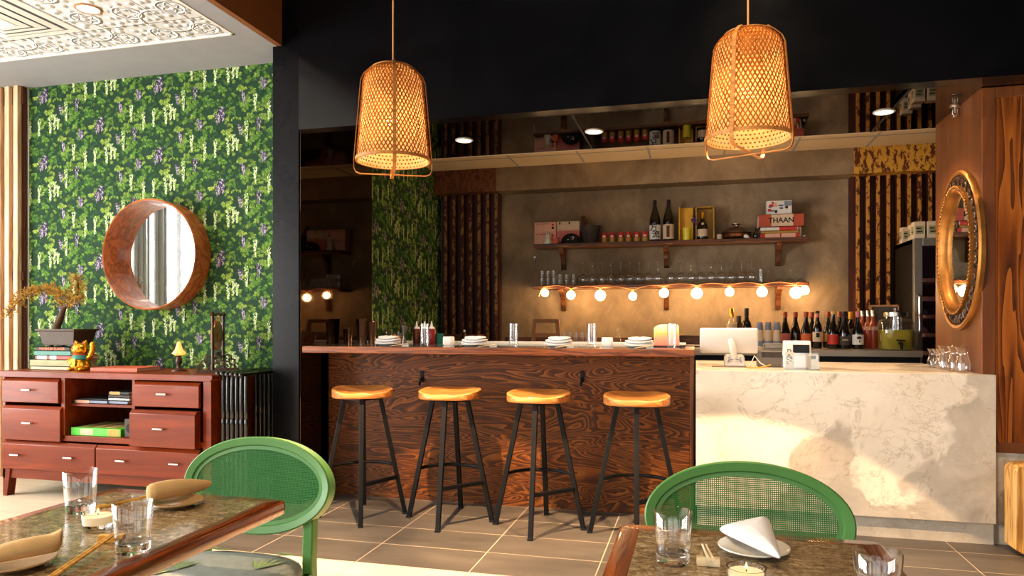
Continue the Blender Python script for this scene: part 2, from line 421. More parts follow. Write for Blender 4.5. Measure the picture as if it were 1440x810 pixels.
def mat_tin():
    k = NT('pressed tin tile'); v = k.coord()
    sep = k.n('ShaderNodeSeparateXYZ'); k.l(v, sep.inputs[0])
    T = 0.61
    def loc(o, off, period): return k.math('SUBTRACT', k.math('PINGPONG', k.math('ADD', o, off), period), period / 2)
    # tile centre rings + corner rings + beads
    ux = k.math('PINGPONG', k.math('ADD', sep.outputs[0], 3.74), T / 2); uy = k.math('PINGPONG', k.math('SUBTRACT', sep.outputs[1], 3.68), T / 2)
    d0 = k.math('SQRT', k.math('ADD', k.math('MULTIPLY', ux, ux), k.math('MULTIPLY', uy, uy)))
    r0 = k.math('SUBTRACT', 1.0, k.math('MULTIPLY', k.math('ABSOLUTE', k.math('SUBTRACT', d0, 0.15)), 55.0))
    vx = k.math('SUBTRACT', ux, T / 4); vy = k.math('SUBTRACT', uy, T / 4)
    d1 = k.math('SQRT', k.math('ADD', k.math('MULTIPLY', vx, vx), k.math('MULTIPLY', vy, vy)))
    r1 = k.math('SUBTRACT', 1.0, k.math('MULTIPLY', k.math('ABSOLUTE', k.math('SUBTRACT', d1, 0.08)), 60.0))
    vo = k.n('ShaderNodeTexVoronoi', feature='F1', distance='EUCLIDEAN', voronoi_dimensions='2D'); vo.inputs['Scale'].default_value = 15; vo.inputs['Randomness'].default_value = 0.6; k.l(v, vo.inputs['Vector'])
    beads = k.math('SUBTRACT', 0.95, k.math('MULTIPLY', vo.outputs['Distance'], 2.2))
    th = k.math('ARCTAN2', vy, vx)
    scal = k.math('MULTIPLY', k.math('SUBTRACT', 1.0, k.math('MULTIPLY', k.math('ABSOLUTE', k.math('SUBTRACT', d1, k.math('ADD', 0.05, k.math('MULTIPLY', k.math('SINE', k.math('MULTIPLY', th, 6.0)), 0.012)))), 80.0)), 1.0)
    r1 = k.math('MAXIMUM', r1, scal)
    h = k.math('MAXIMUM', k.math('MAXIMUM', r0, r1), k.math('MAXIMUM', beads, 0.0))
    seam = k.math('LESS_THAN', k.math('MINIMUM', ux, uy), 0.0035)
    col = k.mix(seam, C(214, 214, 216), C(84, 74, 64))
    k.bsdf(col, 0.4, 0.0, k.bump(h, 1.0, 0.014)); return k.m

def mat_rust(name, bias, lite, dark, glow=0):
    k = NT(name); v = k.coord((1, 1, 0.55))
    a = k.noise(v, 26, 5, 0.7, 0.6); b = k.noise(k.coord((1, 1, 0.25)), 2.4, 4)
    f = k.math('ADD', k.math('MULTIPLY', a, 0.75), k.math('MULTIPLY', b, 0.25))
    col = k.ramp(f, [(bias - 0.02, dark), (bias + 0.02, lite)])
    k.bsdf(col, 0.55, 0.15, k.bump(a, 0.2, 0.004)); return k.m

def mat_table_top():
    k = NT('granite laminate'); v = k.coord((1, 1, 1), (0, 0, 0.5))
    a = k.noise(v, 90, 4, 0.7, 0.8); b = k.noise(k.coord((30, 90, 30), (0, 0, 0.5)), 1.0, 4, 0.65, 0.6)
    f = k.math('ADD', k.math('MULTIPLY', a, 0.5), k.math('MULTIPLY', b, 0.5))
    col = k.ramp(f, [(0.36, C(82, 64, 44)), (0.5, C(136, 114, 82)), (0.64, C(200, 178, 140))])
    k.bsdf(col, 0.2, 0, None, 0.5, 0.35); return k.m
def mat_column(spec=.36, r0=.08):
    k = NT('polished black panel'); v = k.coord()
    a = k.noise(v, 2.2, 6, 0.6, 0.6)
    col = k.ramp(a, [(0.3, C(6, 6, 8)), (0.7, C(14, 14, 17))])
    rg = k.math('ADD', r0, k.math('MULTIPLY', k.noise(v, 3.0, 5, 0.6, 0.8), 0.16))
    k.bsdf(col, rg, 0, k.bump(a, 0.03, 0.004), spec); return k.m
M['floor'] = mat_floor(); M['concrete'] = mat_concrete(); M['marble'] = mat_marble(); M['tin'] = mat_tin()
M['rust_gold'] = mat_rust('flaked gold paint', 0.47, C(214, 160, 60), C(92, 40, 18))
M['rust_ridge'] = mat_rust('flaked gold ridges', 0.47, C(206, 142, 56), C(86, 36, 16))
M['rust_ridge_dim'] = mat_rust('worn gold ridges', 0.53, C(150, 108, 52), C(74, 30, 16))
M['rust_brown'] = mat_rust('rust brown sheet', 0.5, C(112, 62, 26), C(78, 38, 16))
M['rust_red'] = plain('dark red rust', C(66, 24, 12), 0.6, var=0.2)
M['granite'] = mat_table_top(); M['column'] = mat_column(); M['partition'] = mat_column(.12, .2)

k = NT('printed wisteria paper')
va = k.n('ShaderNodeVertexColor'); va.layer_name = 'Col'
nz = k.noise(k.coord(), 120, 2)
k.bsdf(k.mix(0.25, va.outputs['Color'], k.ramp(nz, [(0.3, (0.3, 0.3, 0.3, 1)), (0.7, (1, 1, 1, 1))]), 'MULTIPLY'), 0.7, spec=0.12)
M['wallpaper'] = k.m

# ------------------------------------------------------------------ wisteria wallpaper: leaves and racemes printed flat
def wallpaper_elements(seed):
    r = random.Random(seed); W, Hh = 0.53, 0.52; el = []
    bright = [(0.36, 0.36, 0.10), (0.10, 0.22, 0.06), (0.46, 0.14, 0.06), (0.2, 0.46, 0.05), (0.02, 0.42, 0.06)]
    dark = [(0.27, 0.2, 0.06), (0.18, 0.34, 0.05), (0.42, 0.25, 0.04), (0.08, 0.08, 0.05), (0.32, 0.03, 0.05)]
    for i in range(380):                                   # sprays of drooping leaflets, dark ones underneath
        x, y = r.random() * W, r.random() * Hh; depth = r.random()
        b = max([0] + [1 - math.hypot(min(abs(x - p), W - abs(x - p)), min(abs(y - q), Hh - abs(y - q))) / (s * 1.5) for p, q, s in bright])
        d = max([0] + [1 - math.hypot(min(abs(x - p), W - abs(x - p)), min(abs(y - q), Hh - abs(y - q))) / (s * 1.4) for p, q, s in dark])
        if depth < .4: base = r.choice([(50, 86, 50), (62, 100, 54), (44, 78, 52)])
        elif r.random() < d: continue
        else:
            base = r.choice([(88, 130, 56), (106, 148, 62), (72, 114, 58), (126, 160, 74)])
            if b > 0: base = tuple(a * (1 - b) + c * b for a, c in zip(base, r.choice([(150, 178, 76), (168, 190, 90)])))
        ang0 = -PI / 2 + r.uniform(-.9, .9); nl = r.choice((4, 5, 6, 7)); L = r.uniform(0.022, 0.040)
        for q in range(nl):
            a = ang0 + (q - (nl - 1) / 2) * 0.4; s = r.uniform(0.72, 1.2)
            col = tuple(min(255, c * s) for c in base); ll = L * r.uniform(0.8, 1.15); w = ll * 0.14
            dx, dy = math.cos(a), math.sin(a); nx, ny = -dy, dx
            el.append((depth * .8, [(x, y), (x + dx * ll * .45 + nx * w, y + dy * ll * .45 + ny * w), (x + dx * ll, y + dy * ll), (x + dx * ll * .45 - nx * w, y + dy * ll * .45 - ny * w)], col))
    white = [(0.33, 0.30, 0.13, 1.1), (0.37, 0.31, 0.11, 1.0), (0.40, 0.28, 0.08, .8), (0.13, 0.27, 0.13, .9), (0.22, 0.29, 0.13, .8), (0.48, 0.40, 0.14, .9), (0.02, 0.33, 0.12, .8)]
    purp = [(0.08, 0.44, 0.07, 1), (0.10, 0.43, 0.06, .8), (0.255, 0.50, 0.09, .9), (0.285, 0.52, 0.10, 1), (0.235, 0.47, 0.07, .7), (0.43, 0.38, 0.07, 1.2), (0.05, 0.16, 0.09, 1.1), (0.455, 0.10, 0.08, .9)]
    for lst, cols in ((white, [(206, 220, 170), (184, 206, 138), (226, 234, 200), (160, 190, 110)]), (purp, [(146, 132, 158), (100, 88, 118), (190, 180, 194), (78, 70, 92)])):
        for x, y, L, w in lst:
            for q in range(48):
                t = q / 47; ww = 0.020 * w * (1 - t * 0.75)
                px, py = x + r.uniform(-ww, ww), y - t * L + r.uniform(-.004, .004); s = r.uniform(0.0034, 0.006)
                c = r.choice(cols); a = r.uniform(0, 1.5)
                el.append((0.85 + r.random() * 0.15, [(px + s * math.cos(a + u * PI / 2), py + s * 1.3 * math.sin(a + u * PI / 2)) for u in range(4)], c))
    el.sort(key=lambda e: e[0]); return el, W, Hh
def wallpaper(name, to3, width, height, label, u0=0.0, v0=0.0):
    el, W, Hh = wallpaper_elements(11)
    vs = [to3(0, 0, 0), to3(width, 0, 0), to3(width, height, 0), to3(0, height, 0)]; fs = [(0, 1, 2, 3)]; cols = [C(36, 62, 44)]
    i0, i1 = int((u0) / W) - 2, int((u0 + width) / W) + 2
    for i in range(i0, i1):
        for j in range(-2, int((v0 + height) / Hh) + 2):
            ox, oy = i * W - u0, j * Hh - v0 + (Hh / 2 if i % 2 else 0)
            if ox > width or ox + W * 1.2 < 0 or oy > height + .2 or oy + Hh * 1.3 < 0: continue
            for lay, poly, c in el:
                P = [(min(max(ox + a, 0), width), min(max(oy + b, 0), height)) for a, b in poly]
                if max(p[0] for p in P) - min(p[0] for p in P) < 1e-4 or max(p[1] for p in P) - min(p[1] for p in P) < 1e-4: continue
                n = len(vs); vs += [to3(a, b, 0.0004 + lay * 0.0035) for a, b in P]; fs.append((n, n + 1, n + 2, n + 3)); cols.append(C(*c))
    me = bpy.data.meshes.new(name); me.from_pydata(vs, [], fs); me.materials.append(M['wallpaper'])
    ca = me.color_attributes.new('Col', 'FLOAT_COLOR', 'CORNER')
    flat = []
    for p, c in zip(me.polygons, cols): flat += list(c) * p.loop_total
    ca.data.foreach_set('color', flat)
    o = bpy.data.objects.new(name, me); COL.objects.link(o)
    return tag(o, label, 'wallpaper', None, 'structure')

# ------------------------------------------------------------------ the room
YW = 4.45          # wallpaper wall
YB = 6.90          # concrete wall behind the bar
XS = -2.53         # inner face of the bar's left side wall
ZS = 3.04          # grey soffit and tin ceiling
ZM = 2.475         # smoked mirror ceiling
ZC = 2.71          # cream tile ceiling
ZT = 4.25          # black ceiling of the tall room

struct('floor', MB().box(-6.6, 3.2, -3.0, 7.1, -0.1, 0.0), M['floor'], 'large rectangular floor tiles, brown by the bar and cream beyond', 'floor')
struct('wall_back', MB().box(XS - .25, 3.2, YB, YB + .15, 0, 3.2), M['concrete'], 'trowelled concrete wall behind the bar shelves')
struct('wall_left', MB().box(-6.6, -2.6, YW + .006, YW + .2, 0, ZT), M['white_paint'], 'plastered wall carrying the green wisteria paper')
wallpaper('wall_left_paper', lambda u, v, o: (-5.06 + u, YW - o, v), 2.37, ZS, 'green wisteria wallpaper on the wall behind the red sideboard', 0.12, 0.1)
# partition between dining corner and bar, its end painted black
p = MB().box(XS - .2, XS - .008, 4.19, YB, 0, ZT)
struct('wall_bar_left', p, M['partition'], 'black painted partition end beside the bar counter')
wallpaper('wall_bar_left_paper', lambda u, v, o: (XS - .006 + o, YB - u, v), YB - 5.27, ZC, 'strip of green wisteria wallpaper on the bar side wall', 0.3, 0.3)
struct('wall_bar_left_mirror', MB().box(XS - .008, XS, 4.2, 5.27, 0.0, ZM), M['dark_mirror'], 'smoked mirror panel on the bar side wall reflecting the globe lights')
struct('wall_header', MB().box(XS - .008, 3.2, 4.19, 4.30, ZM, ZT), M['column'], 'black bulkhead above the bar')
# smoked mirror ceiling in three sheets with black joints
xs = [XS, -0.735, 1.135, 3.2]
for i in range(3):
    struct('ceiling_mirror', MB().box(xs[i] + .006, xs[i + 1] - .006, 4.301, 5.2, ZM, ZM + .02), M['smoked_ceiling'],
           ['smoked mirror ceiling sheet above the metal shakers', 'smoked mirror ceiling sheet between the two black joints', 'smoked mirror ceiling sheet above the marble counter'][i], 'ceiling')
for i, x in enumerate(xs[1:3]):
    struct('trim_%d' % (i + 1), MB().box(x - .006, x + .006, 4.30, 5.2, ZM - .003, ZM + .02), M['black_matt'], ['black joint strip in the mirror ceiling left of the right pendant', 'black joint strip in the mirror ceiling near the wood column'][i], 'trim')
struct('trim_3', MB().box(XS, 3.2, 4.30, 5.2, ZM + .02, ZC + .05).box(XS, 3.2, 5.2, 5.215, ZM - .002, ZC), M['cream_tile'], 'edge board of the lowered mirror ceiling', 'trim')
c = MB().box(XS, 3.2, 5.215, YB, ZC, ZC + .05)
struct('ceiling_cream', c, M['cream_tile'], 'cream ceiling panels over the back counter', 'ceiling')
g = MB()
for x in [XA(730.6, 6.67), XA(822, 6.67), XA(915, 6.67), XA(1114.6, 6.67), XA(1218, 6.67), XA(1018, 6.67)]: g.box(x - .009, x + .009, 5.22, 6.67, ZC - .004, ZC)
g.box(XS, 3.2, 6.28, 6.295, ZC - .003, ZC)
struct('ceiling_cream_grid', g, M['gray_paint'], 'seams of the cream ceiling panels', 'ceiling')
XL0, XL1 = XS, -1.885                      # left rusty sheet
XR0 = 1.312                                # right rusty sheet
struct('trim_4', MB().box(XL1, XA(1201, 6.67), 6.67, YB, 2.485, ZC), M['concrete'], 'plain concrete beam above the shelves', 'trim')
def header(x0, x1, mat, label):
    return struct('trim_5', MB().box(x0, x1, 6.665, YB - .09, 2.485, ZC), mat, label, 'trim')
header(XL0, XL1, M['rust_brown'], 'rust brown sheet above the left corrugated panel')
header(XA(1201, 6.67), 3.2, M['rust_gold'], 'flaked gold sheet above the right corrugated panel')
def corrugated(name, x0, x1, pitch, ridge, label):
    mb = MB(); n = int((x1 - x0) / pitch); y0 = YB - .03; yr = YB - .10; z0, z1 = 0.0, 2.49
    for i in range(n):
        a = x0 + i * pitch; pts = [(a, y0), (a + pitch * .5, y0), (a + pitch * .58, yr), (a + pitch * .94, yr), (a + pitch, y0)]
        for j, (p, q) in enumerate(zip(pts, pts[1:])):
            mb.mat(0 if j == 2 else 1); mb.add([(p[0], p[1], z0), (q[0], q[1], z0), (q[0], q[1], z1), (p[0], p[1], z1)], [(0, 1, 2, 3)])
    mb.mat(1).box(x0 + n * pitch - .0, x0 + n * pitch + .015, yr, y0, z0, z1)
    mb.box(x0, x0 + n * pitch, yr - .012, y0, z1 - .004, z1 + .012)
    return struct(name, mb, [M[ridge], M['rust_red']], label, 'panel', recalc=False)
corrugated('wall_back_corrugated', XL0 + .01, XL1, 0.0885, 'rust_ridge_dim', 'dark rusty corrugated sheet beside the wisteria strip')
corrugated('wall_back_corrugated', XR0, 2.4, 0.0815, 'rust_ridge', 'corrugated sheet with gold ridges behind the wine fridge')

# timber clad column end at the right
YF = 4.365
mb = MB().box(1.5, 2.9, YF + .02, 5.135, 0.5, ZM)
struct('wall_right_timber', mb, M['side_wood'], 'brown timber clad wall carrying the oval mirror')
mb = MB().box(1.5, 1.565, YF, YF + .02, 0.5, ZM - .003).box(1.565, 2.9, YF, YF + .02, 0.5, 0.555).box(1.565, 2.9, YF, YF + .02, ZM - .06, ZM - .003)
struct('trim_6', mb, M['frame_wood'], 'brown frame around the bold grained plywood panel', 'trim', bevel=.003)
struct('wall_right_panel', MB().box(1.565, 2.9, YF + .008, YF + .02, 0.555, ZM - .06), M['col_ply'], 'bold grained orange plywood panel at the far right')
struct('wall_right_base', MB().box(1.56, 2.9, YF + .015, 5.135, 0.12, 0.5), M['marble'], 'pale stone base below the plywood panel')
struct('baseboard_right', MB().box(1.56, 2.9, YF + .03, 5.1, 0.0, 0.12), M['marble'], 'stone plinth below the plywood panel', 'baseboard')
struct('wall_right', MB().box(3.2, 3.4, -3, 7.1, 0, ZT), M['black_matt'], 'dark wall beyond the plywood column')

# grey soffit, tin ceiling, brown fascia, tall black ceiling
so = MB().box(-6.6, -2.702, 3.945, YW, ZS, ZS + .05).box(-2.86, -2.702, -3, 3.945, ZS, ZS + .05)
struct('ceiling_soffit', so, M['gray_paint'], 'grey soffit border around the tin ceiling', 'ceiling')
struct('ceiling', MB().box(-6.6, -2.86, -3, 3.945, ZS + .004, ZS + .05), M['tin'], 'white pressed tin ceiling with scroll pattern', 'ceiling')
struct('trim_7', MB().box(-6.6, -2.85, 3.935, 3.95, ZS - .004, ZS + .004).box(-2.868, -2.85, -3, 3.95, ZS - .004, ZS + .004), M['white_paint'], 'thin white edge of the tin ceiling', 'trim')
struct('trim_8', MB().box(-2.70, -2.66, -3, 4.188, ZS, ZT), M['brown_paint'], 'brown fascia at the edge of the tall black ceiling', 'trim')
struct('ceiling_black', MB().box(-2.66, 3.4, -3, 4.3, ZT, ZT + .1), M['black_matt'], 'tall black ceiling the pendants hang from', 'ceiling')

# street side: windows behind and left of the photographer
def window_wall(name, axis, pos, a0, a1, z0, z1, openings, label, ztop):
    mb = MB()
    def bx(p, q, r, s):
        if axis == 'X': mb.box(pos, pos + .12, p, q, r, s)
        else: mb.box(p, q, pos, pos + .12, r, s)
    cur = a0
    for o0, o1, b, t in openings:
        bx(cur, o0, 0, ztop); bx(o0, o1, 0, b); bx(o0, o1, t, ztop); cur = o1
    bx(cur, a1, 0, ztop)
    return struct(name, mb, M['white_paint'] if axis == 'X' else M['street_wall'], label)
M['street_wall'] = plain('brown grey street wall', C(74, 62, 54), .7)
OPL = [(-2.0, 0.05, 0.25, 2.8), (0.35, 3.3, 0.25, 2.8)]
OPF = [(-5.8, -3.4, 0.25, 2.8), (-2.4, 0.2, 0.25, 2.9), (0.5, 2.9, 0.25, 2.9)]
window_wall('wall_street_left', 'X', -6.6, -3, YW, 0, 1, OPL, 'white wall with tall street windows beyond the sideboard', ZT)
window_wall('wall_front', 'Y', -3.0, -6.6, 3.4, 0, 1, OPF, 'white street front with three large windows', ZT)
nwin = 0
for axis, ops in (('X', OPL), ('Y', OPF)):
    for o0, o1, b, t in ops:
        nwin += 1; mb = MB(); gl = MB()
        def bx(m_, p, q, r, s, d=.03):
            if axis == 'X': m_.box(-6.54 - d, -6.54 + d, p, q, r, s)
            else: m_.box(p, q, -2.94 - d, -2.94 + d, r, s)
        for e in ((o0, o1 - .06) if axis == 'X' else (o0, (o0 + o1) / 2 - .03, o1 - .06)): bx(mb, e, e + .06, b, t)
        if axis == 'X': bx(mb, o0 + .57, o0 + .585, b, t)
        bx(mb, o0, o1, b, b + .06); bx(mb, o0, o1, t - .06, t)
        w = struct('window_%d' % nwin, mb, M['dark_steel'], 'tall dark framed street window, %s of five' % ORD[nwin - 1], 'window')
        bx(gl, o0 + .05, o1 - .05, b + .05, t - .05, .004); build('window_pane', gl, M['acrylic'], w)
mb = MB()
for yc, r_ in ((1.385, .03), (1.47, .045), (1.54, .03), (1.66, .022), (1.735, .035), (1.80, .04), (1.87, .03)): mb.lathe([(r_ * 1.1, .08), (r_, 1.4), (r_ * .8, 2.8)], 14, (-6.36, yc, 0))
tag(build('window_curtain', mb, plain('grey curtain', C(120, 122, 116), 0.9), smooth=60), 'grey curtain gathered in folds at the left street window', 'curtain')

# slatted screen at the left end of the wallpaper
t = thing('slat_screen', 'wooden slat screen with gold strips left of the wisteria wallpaper', 'screen', (-5.06, YW - .02, 0))
for i in range(9):
    x = -.045 - i * .0845
    build('slat', MB().box(x - .021, x + .021, -.06, -.025, 0.0, ZS), M['slat_wood'], t, bevel=.002)
    build('gold_strip', MB().box(x - .062, x - .044, -.02, -.008, 0.0, ZS), M['rust_gold'], t)
build('backing', MB().box(-.8, -.015, -.005, .012, 0, ZS), M['slat_dark'], t)
build('rail', MB().box(-.8, -.005, -.03, -.012, 1.53, 1.60), M['slat_dark'], t)
build('rail', MB().box(-.8, -.005, -.03, -.012, ZS - .14, ZS), M['slat_dark'], t)
# ------------------------------------------------------------------ bar counter
ZB = 1.045
bx0, bx1 = -2.50, -0.006
bar = thing('bar_counter', 'long plywood fronted bar counter behind the four stools', 'bar counter', (bx0, 4.2, 0))
w = bx1 - bx0
build('front_panel', MB().box(0.0, w - .03, .317, .337, 0.0, ZB - .043), M['bar_ply'], bar)
build('end_panel', MB().box(w - .03, w - .006, .295, .9, 0.0, ZB - .043), M['frame_wood'], bar, bevel=.002)
build('body', MB().box(.004, w - .04, .337, .88, .02, ZB - .043), M['black_matt'], bar)
build('edge', MB().box(-.02, w, 0, .055, ZB - .042, ZB + .001).box(w - .06, w, .055, .98, ZB - .042, ZB + .001), M['bar_edge'], bar, bevel=.004)
build('top_slab', MB().box(-.02, w - .061, .056, .955, ZB - .042, ZB), M['bar_stone'], bar)
build('back_rail', MB().box(-.02, w - .061, .955, .985, ZB - .042, ZB + .016), M['ceramic'], bar, bevel=.003)
for px, lb in ((592, 'black purse hook on the bar front above the second stool'), (818, 'black purse hook on the bar front right of the third stool')):
    X = XA(px, 4.5); h = thing('purse_hook', lb, 'hook', (X, 4.5165, ZA(px, 531, 4.5)))
    build('plate', MB().box(-.012, .012, -.008, 0, -.03, .045), M['black_metal'], h, bevel=.002)
    build('hook', MB().tube([(0, -.006, .0), (0, -.03, -.03), (0, -.04, -.05), (0, -.05, -.03)], .006, 8), M['black_metal'], h)

# marble counter
mc = thing('marble_counter', 'veined marble service counter holding the till', 'counter', (0, 4.33, 0))
build('front_slab', MB().box(0.0, 1.555, 0, .03, .122, .921), M['marble'], mc, bevel=.0015)
build('top_slab', MB().box(0.0, 1.499, .031, 1.12, .891, .922).box(1.499, 1.555, .031, .0345, .15, .922), M['marble'], mc)
build('plinth', MB().box(0.004, 1.559, .045, .08, 0, .122), M['marble'], mc)
build('body', MB().box(.01, 1.498, .085, 1.08, .0, .89), M['black_matt'], mc)

# ------------------------------------------------------------------ stools
def stool(label, x, y, rz):
    t = thing('bar_stool', label, 'stool', (x, y, 0), rz, 'oak topped bar stools along the counter')
    mb = MB(); n = 44; A, B = .186, .162
    def outl(a, s=1.0):
        ca, sa = math.cos(a), math.sin(a); e = 2.6
        r = 1.0 / ((abs(ca) ** e + abs(sa) ** e) ** (1 / e))
        return (A * s * r * ca, B * s * r * sa)
    def top(xx, yy, s):
        z = .772 + .024 * (abs(xx) / A) ** 2 + .012 * math.exp(-(xx / .045) ** 2) * max(0, -yy / B) + .028 * max(0, yy / B) ** 1.6 - .004 * max(0, -yy / B) ** 2
        return z - (.006 if s > .97 else 0)
    rings = []
    for s in (0.0001, .2, .4, .6, .75, .88, .96, 1.0): rings.append([(outl(2 * PI * k / n, s)[0], outl(2 * PI * k / n, s)[1], top(*outl(2 * PI * k / n, s), s)) for k in range(n)])
    for s, z in ((1.0, .748), (.975, .742), (.5, .742), (.0001, .742)): rings.append([(outl(2 * PI * k / n, s)[0], outl(2 * PI * k / n, s)[1], z) for k in range(n)])
    mb.loft(rings, False)
    build('seat', mb, M['stool_wood'], t, rotz=-rz * .0, smooth=50)
    f = MB(); q = .105
    for a, b in (((-q, 0), (0, -q)), ((0, -q), (q, 0)), ((q, 0), (0, q)), ((0, q), (-q, 0))): f.bar((a[0], a[1], .733), (b[0], b[1], .733), .03, .016)
    f.box(-.03, .03, -.1, .1, .731, .7415)
    build('seat_frame', f, M['black_metal'], t)
    for a in range(4):
        d = (math.cos(a * PI / 2), math.sin(a * PI / 2))
        l = MB().bar((d[0] * .108, d[1] * .108, .735), (d[0] * .262, d[1] * .262, 0.004), .027, .027, (-d[1], d[0], 0.0))
        l2 = build('leg', l, M['black_metal'], t, bevel=.002)
        build('foot_cap', MB().cbox((d[0] * .2625, d[1] * .2625, .006), (.03, .03, .012)), M['black_plastic'], l2)
    def at_z(z): return .108 + (.735 - z) / .731 * .154
    r = at_z(.235); build('footrest', MB().bar((r, 0, .235), (0, -r, .235), .024, .02), M['black_metal'], t)
    r = at_z(.30); pts = [(-r, 0, .29)]
    for k in range(1, 24):
        a = PI - PI * k / 24; pts.append((r * math.cos(a) * 1.0, r * .93 * math.sin(a), .30))
    pts.append((r, 0, .29)); build('ring_brace', MB().tube(pts, .0105, 8), M['black_metal'], t)
    return t
stool('leftmost oak topped black bar stool, beside the black partition', -2.01, 4.055, math.radians(24))
stool('second oak topped black bar stool from the black partition', -1.452, 4.105, math.radians(4))
stool('third oak topped black bar stool from the black partition', -.893, 4.085, math.radians(2))
stool('bar stool nearest the marble counter, partly behind the right green chair', -.325, 4.07, math.radians(5))

# ------------------------------------------------------------------ woven pendants
def pendant(label, x, y, rz):
    ztop, zrim = 2.375, 1.945
    t = thing('pendant_lamp', label, 'pendant lamp', (x, y, zrim), rz, 'woven bamboo pendants')
    Hh = ztop - zrim
    def R(u):   # u 0 rim .. 1 top
        return .168 - .036 * u - (0.0 if u < .84 else .042 * ((u - .84) / .16) ** 2.4)
    sh = MB(); N = 54; S = 22
    for fam, tw in ((1, 1), (-1, 1)):
        for i in range(N):
            a0 = 2 * PI * i / N; pts = []
            off = .0022 if fam > 0 else -.0012
            prevs = None
            for s in range(S + 1):
                u = s / S; a = a0 + fam * u * 1.55; r = R(u) + off + .0014 * math.cos(s * PI + i * PI)
                wv = .0034 / max(r, .03)
                pr = [(r * math.cos(a - wv), r * math.sin(a - wv), u * Hh), (r * math.cos(a + wv), r * math.sin(a + wv), u * Hh)]
                if prevs: sh.add([prevs[0], prevs[1], pr[1], pr[0]], [(0, 1, 2, 3)])
                prevs = pr
    build('woven_shade', sh, M['weave'], t, recalc=False, smooth=0)
    ln = MB(); rows = [[((R(u) - .006) * math.cos(2 * PI * k / 40), (R(u) - .006) * math.sin(2 * PI * k / 40), u * Hh) for k in range(40)] for u in [j / 14 for j in range(15)]]
    ln.loft(rows, False); build('shade_lining', ln, M['lining'], t, recalc=False)
    rim = MB()
    for u, hh, nm in ((0.0, .014, 'rim'), (1.0, .004, 'top_ring')):
        rim = MB(); r = R(u) + .002; rim.loft([[(rr * math.cos(2 * PI * k / 40), rr * math.sin(2 * PI * k / 40), u * Hh + z) for k in range(40)] for rr, z in ((r + .003, 0), (r + .003, hh), (r - .004, hh), (r - .004, 0), (r + .003, 0))], False)
        build(nm, rim, M['strap_bamboo'], t)
    cap = MB(); r1 = R(1) - .001
    for i in range(15):
        o_ = -r1 + r1 * 2 * (i + .5) / 15; hl = math.sqrt(max(r1 * r1 - o_ * o_, 0))
        cap.add([(o_ - .0045, -hl, Hh), (o_ + .0045, -hl, Hh), (o_ + .0045, hl, Hh), (o_ - .0045, hl, Hh)], [(0, 1, 2, 3)]); cap.add([(-hl, o_ - .0045, Hh + .001), (hl, o_ - .0045, Hh + .001), (hl, o_ + .0045, Hh + .001), (-hl, o_ + .0045, Hh + .001)], [(0, 1, 2, 3)])
    build('woven_top', cap, M['weave'], t, recalc=False, smooth=0)
    for q in range(2):
        st = MB(); d = (math.cos(q * PI / 2 - PI / 2), math.sin(q * PI / 2 - PI / 2)); nrm = (-d[1], d[0])
        prof = []
        zz = Hh + .012 + q * .004; lo = -.048 - q * .012
        half = [(0.03, zz), (R(1) - .005, zz)]
        for u in (.98, .93, .86, .7, .5, .3, .1, 0.0): half.append((R(u) + .011, u * Hh))
        half += [(R(0) + .010, lo + .028), (R(0) + .002, lo + .008), (R(0) - .018, lo), (0.0, lo)]
        path = half + [(-a, b) for a, b in reversed(half[:-1])]
        for k in range(len(path) - 1):
            a, b = path[k], path[k + 1]; w2 = .008; th = .0016
            dx, dz = b[0] - a[0], b[1] - a[1]; L = math.hypot(dx, dz) or 1; ox, oz = -dz / L * th, dx / L * th
            vs = []
            for (p0, p1) in (a, b):
                for sx, sy in ((-1, -1), (1, -1), (1, 1), (-1, 1)):
                    rr = p0 + sy * ox; vs.append((d[0] * rr + nrm[0] * sx * w2, d[1] * rr + nrm[1] * sx * w2, p1 + sy * oz))
            st.add(vs, [(0, 1, 2, 3), (7, 6, 5, 4), (0, 4, 5, 1), (1, 5, 6, 2), (2, 6, 7, 3), (3, 7, 4, 0)])
        build('strap', st, M['strap_bamboo'], t)
    build('cord', MB().cyl((0, 0, Hh + .01), (0, 0, ZT - zrim - .025), .0038, n=8), M['cord'], t)
    build('ceiling_rose', MB().lathe([(0, 0), (.05, 0), (.05, .024), (0, .024)], 20, (0, 0, ZT - zrim - .025)), M['black_metal'], t)
    so = build('lamp_socket', MB().cyl((0, 0, .225), (0, 0, Hh + .01), .019, n=14), M['cord'], t)
    build('bulb', MB().sphere((0, 0, .195), .032, 16, 10), M['pendant_bulb'], so)
    return t
k = NT('woven bamboo strips')
f = k.noise(k.coord((1, 1, 1)), 9, 3); f2 = k.noise(k.coord(), 60, 2)
colr = k.ramp(k.math('ADD', k.math('MULTIPLY', f, .6), k.math('MULTIPLY', f2, .4)), [(0.35, C(132, 66, 22)), (0.65, C(190, 116, 46))])
d1 = k.n('ShaderNodeBsdfDiffuse'); d2 = k.n('ShaderNodeBsdfTranslucent'); mx = k.n('ShaderNodeMixShader'); mx.inputs[0].default_value = .28
k.l(colr, d1.inputs['Color']); k.l(colr, d2.inputs['Color']); k.l(d1.outputs[0], mx.inputs[1]); k.l(d2.outputs[0], mx.inputs[2]); k.l(mx.outputs[0], k.out.inputs['Surface']); M['weave'] = k.m
k = NT('thin paper lining'); f = k.noise(k.coord(), 40, 2)
colr = k.ramp(f, [(0.3, C(240, 196, 132)), (0.7, C(246, 212, 156))])
d1 = k.n('ShaderNodeBsdfDiffuse'); d2 = k.n('ShaderNodeBsdfTranslucent'); mx = k.n('ShaderNodeMixShader'); mx.inputs[0].default_value = .45
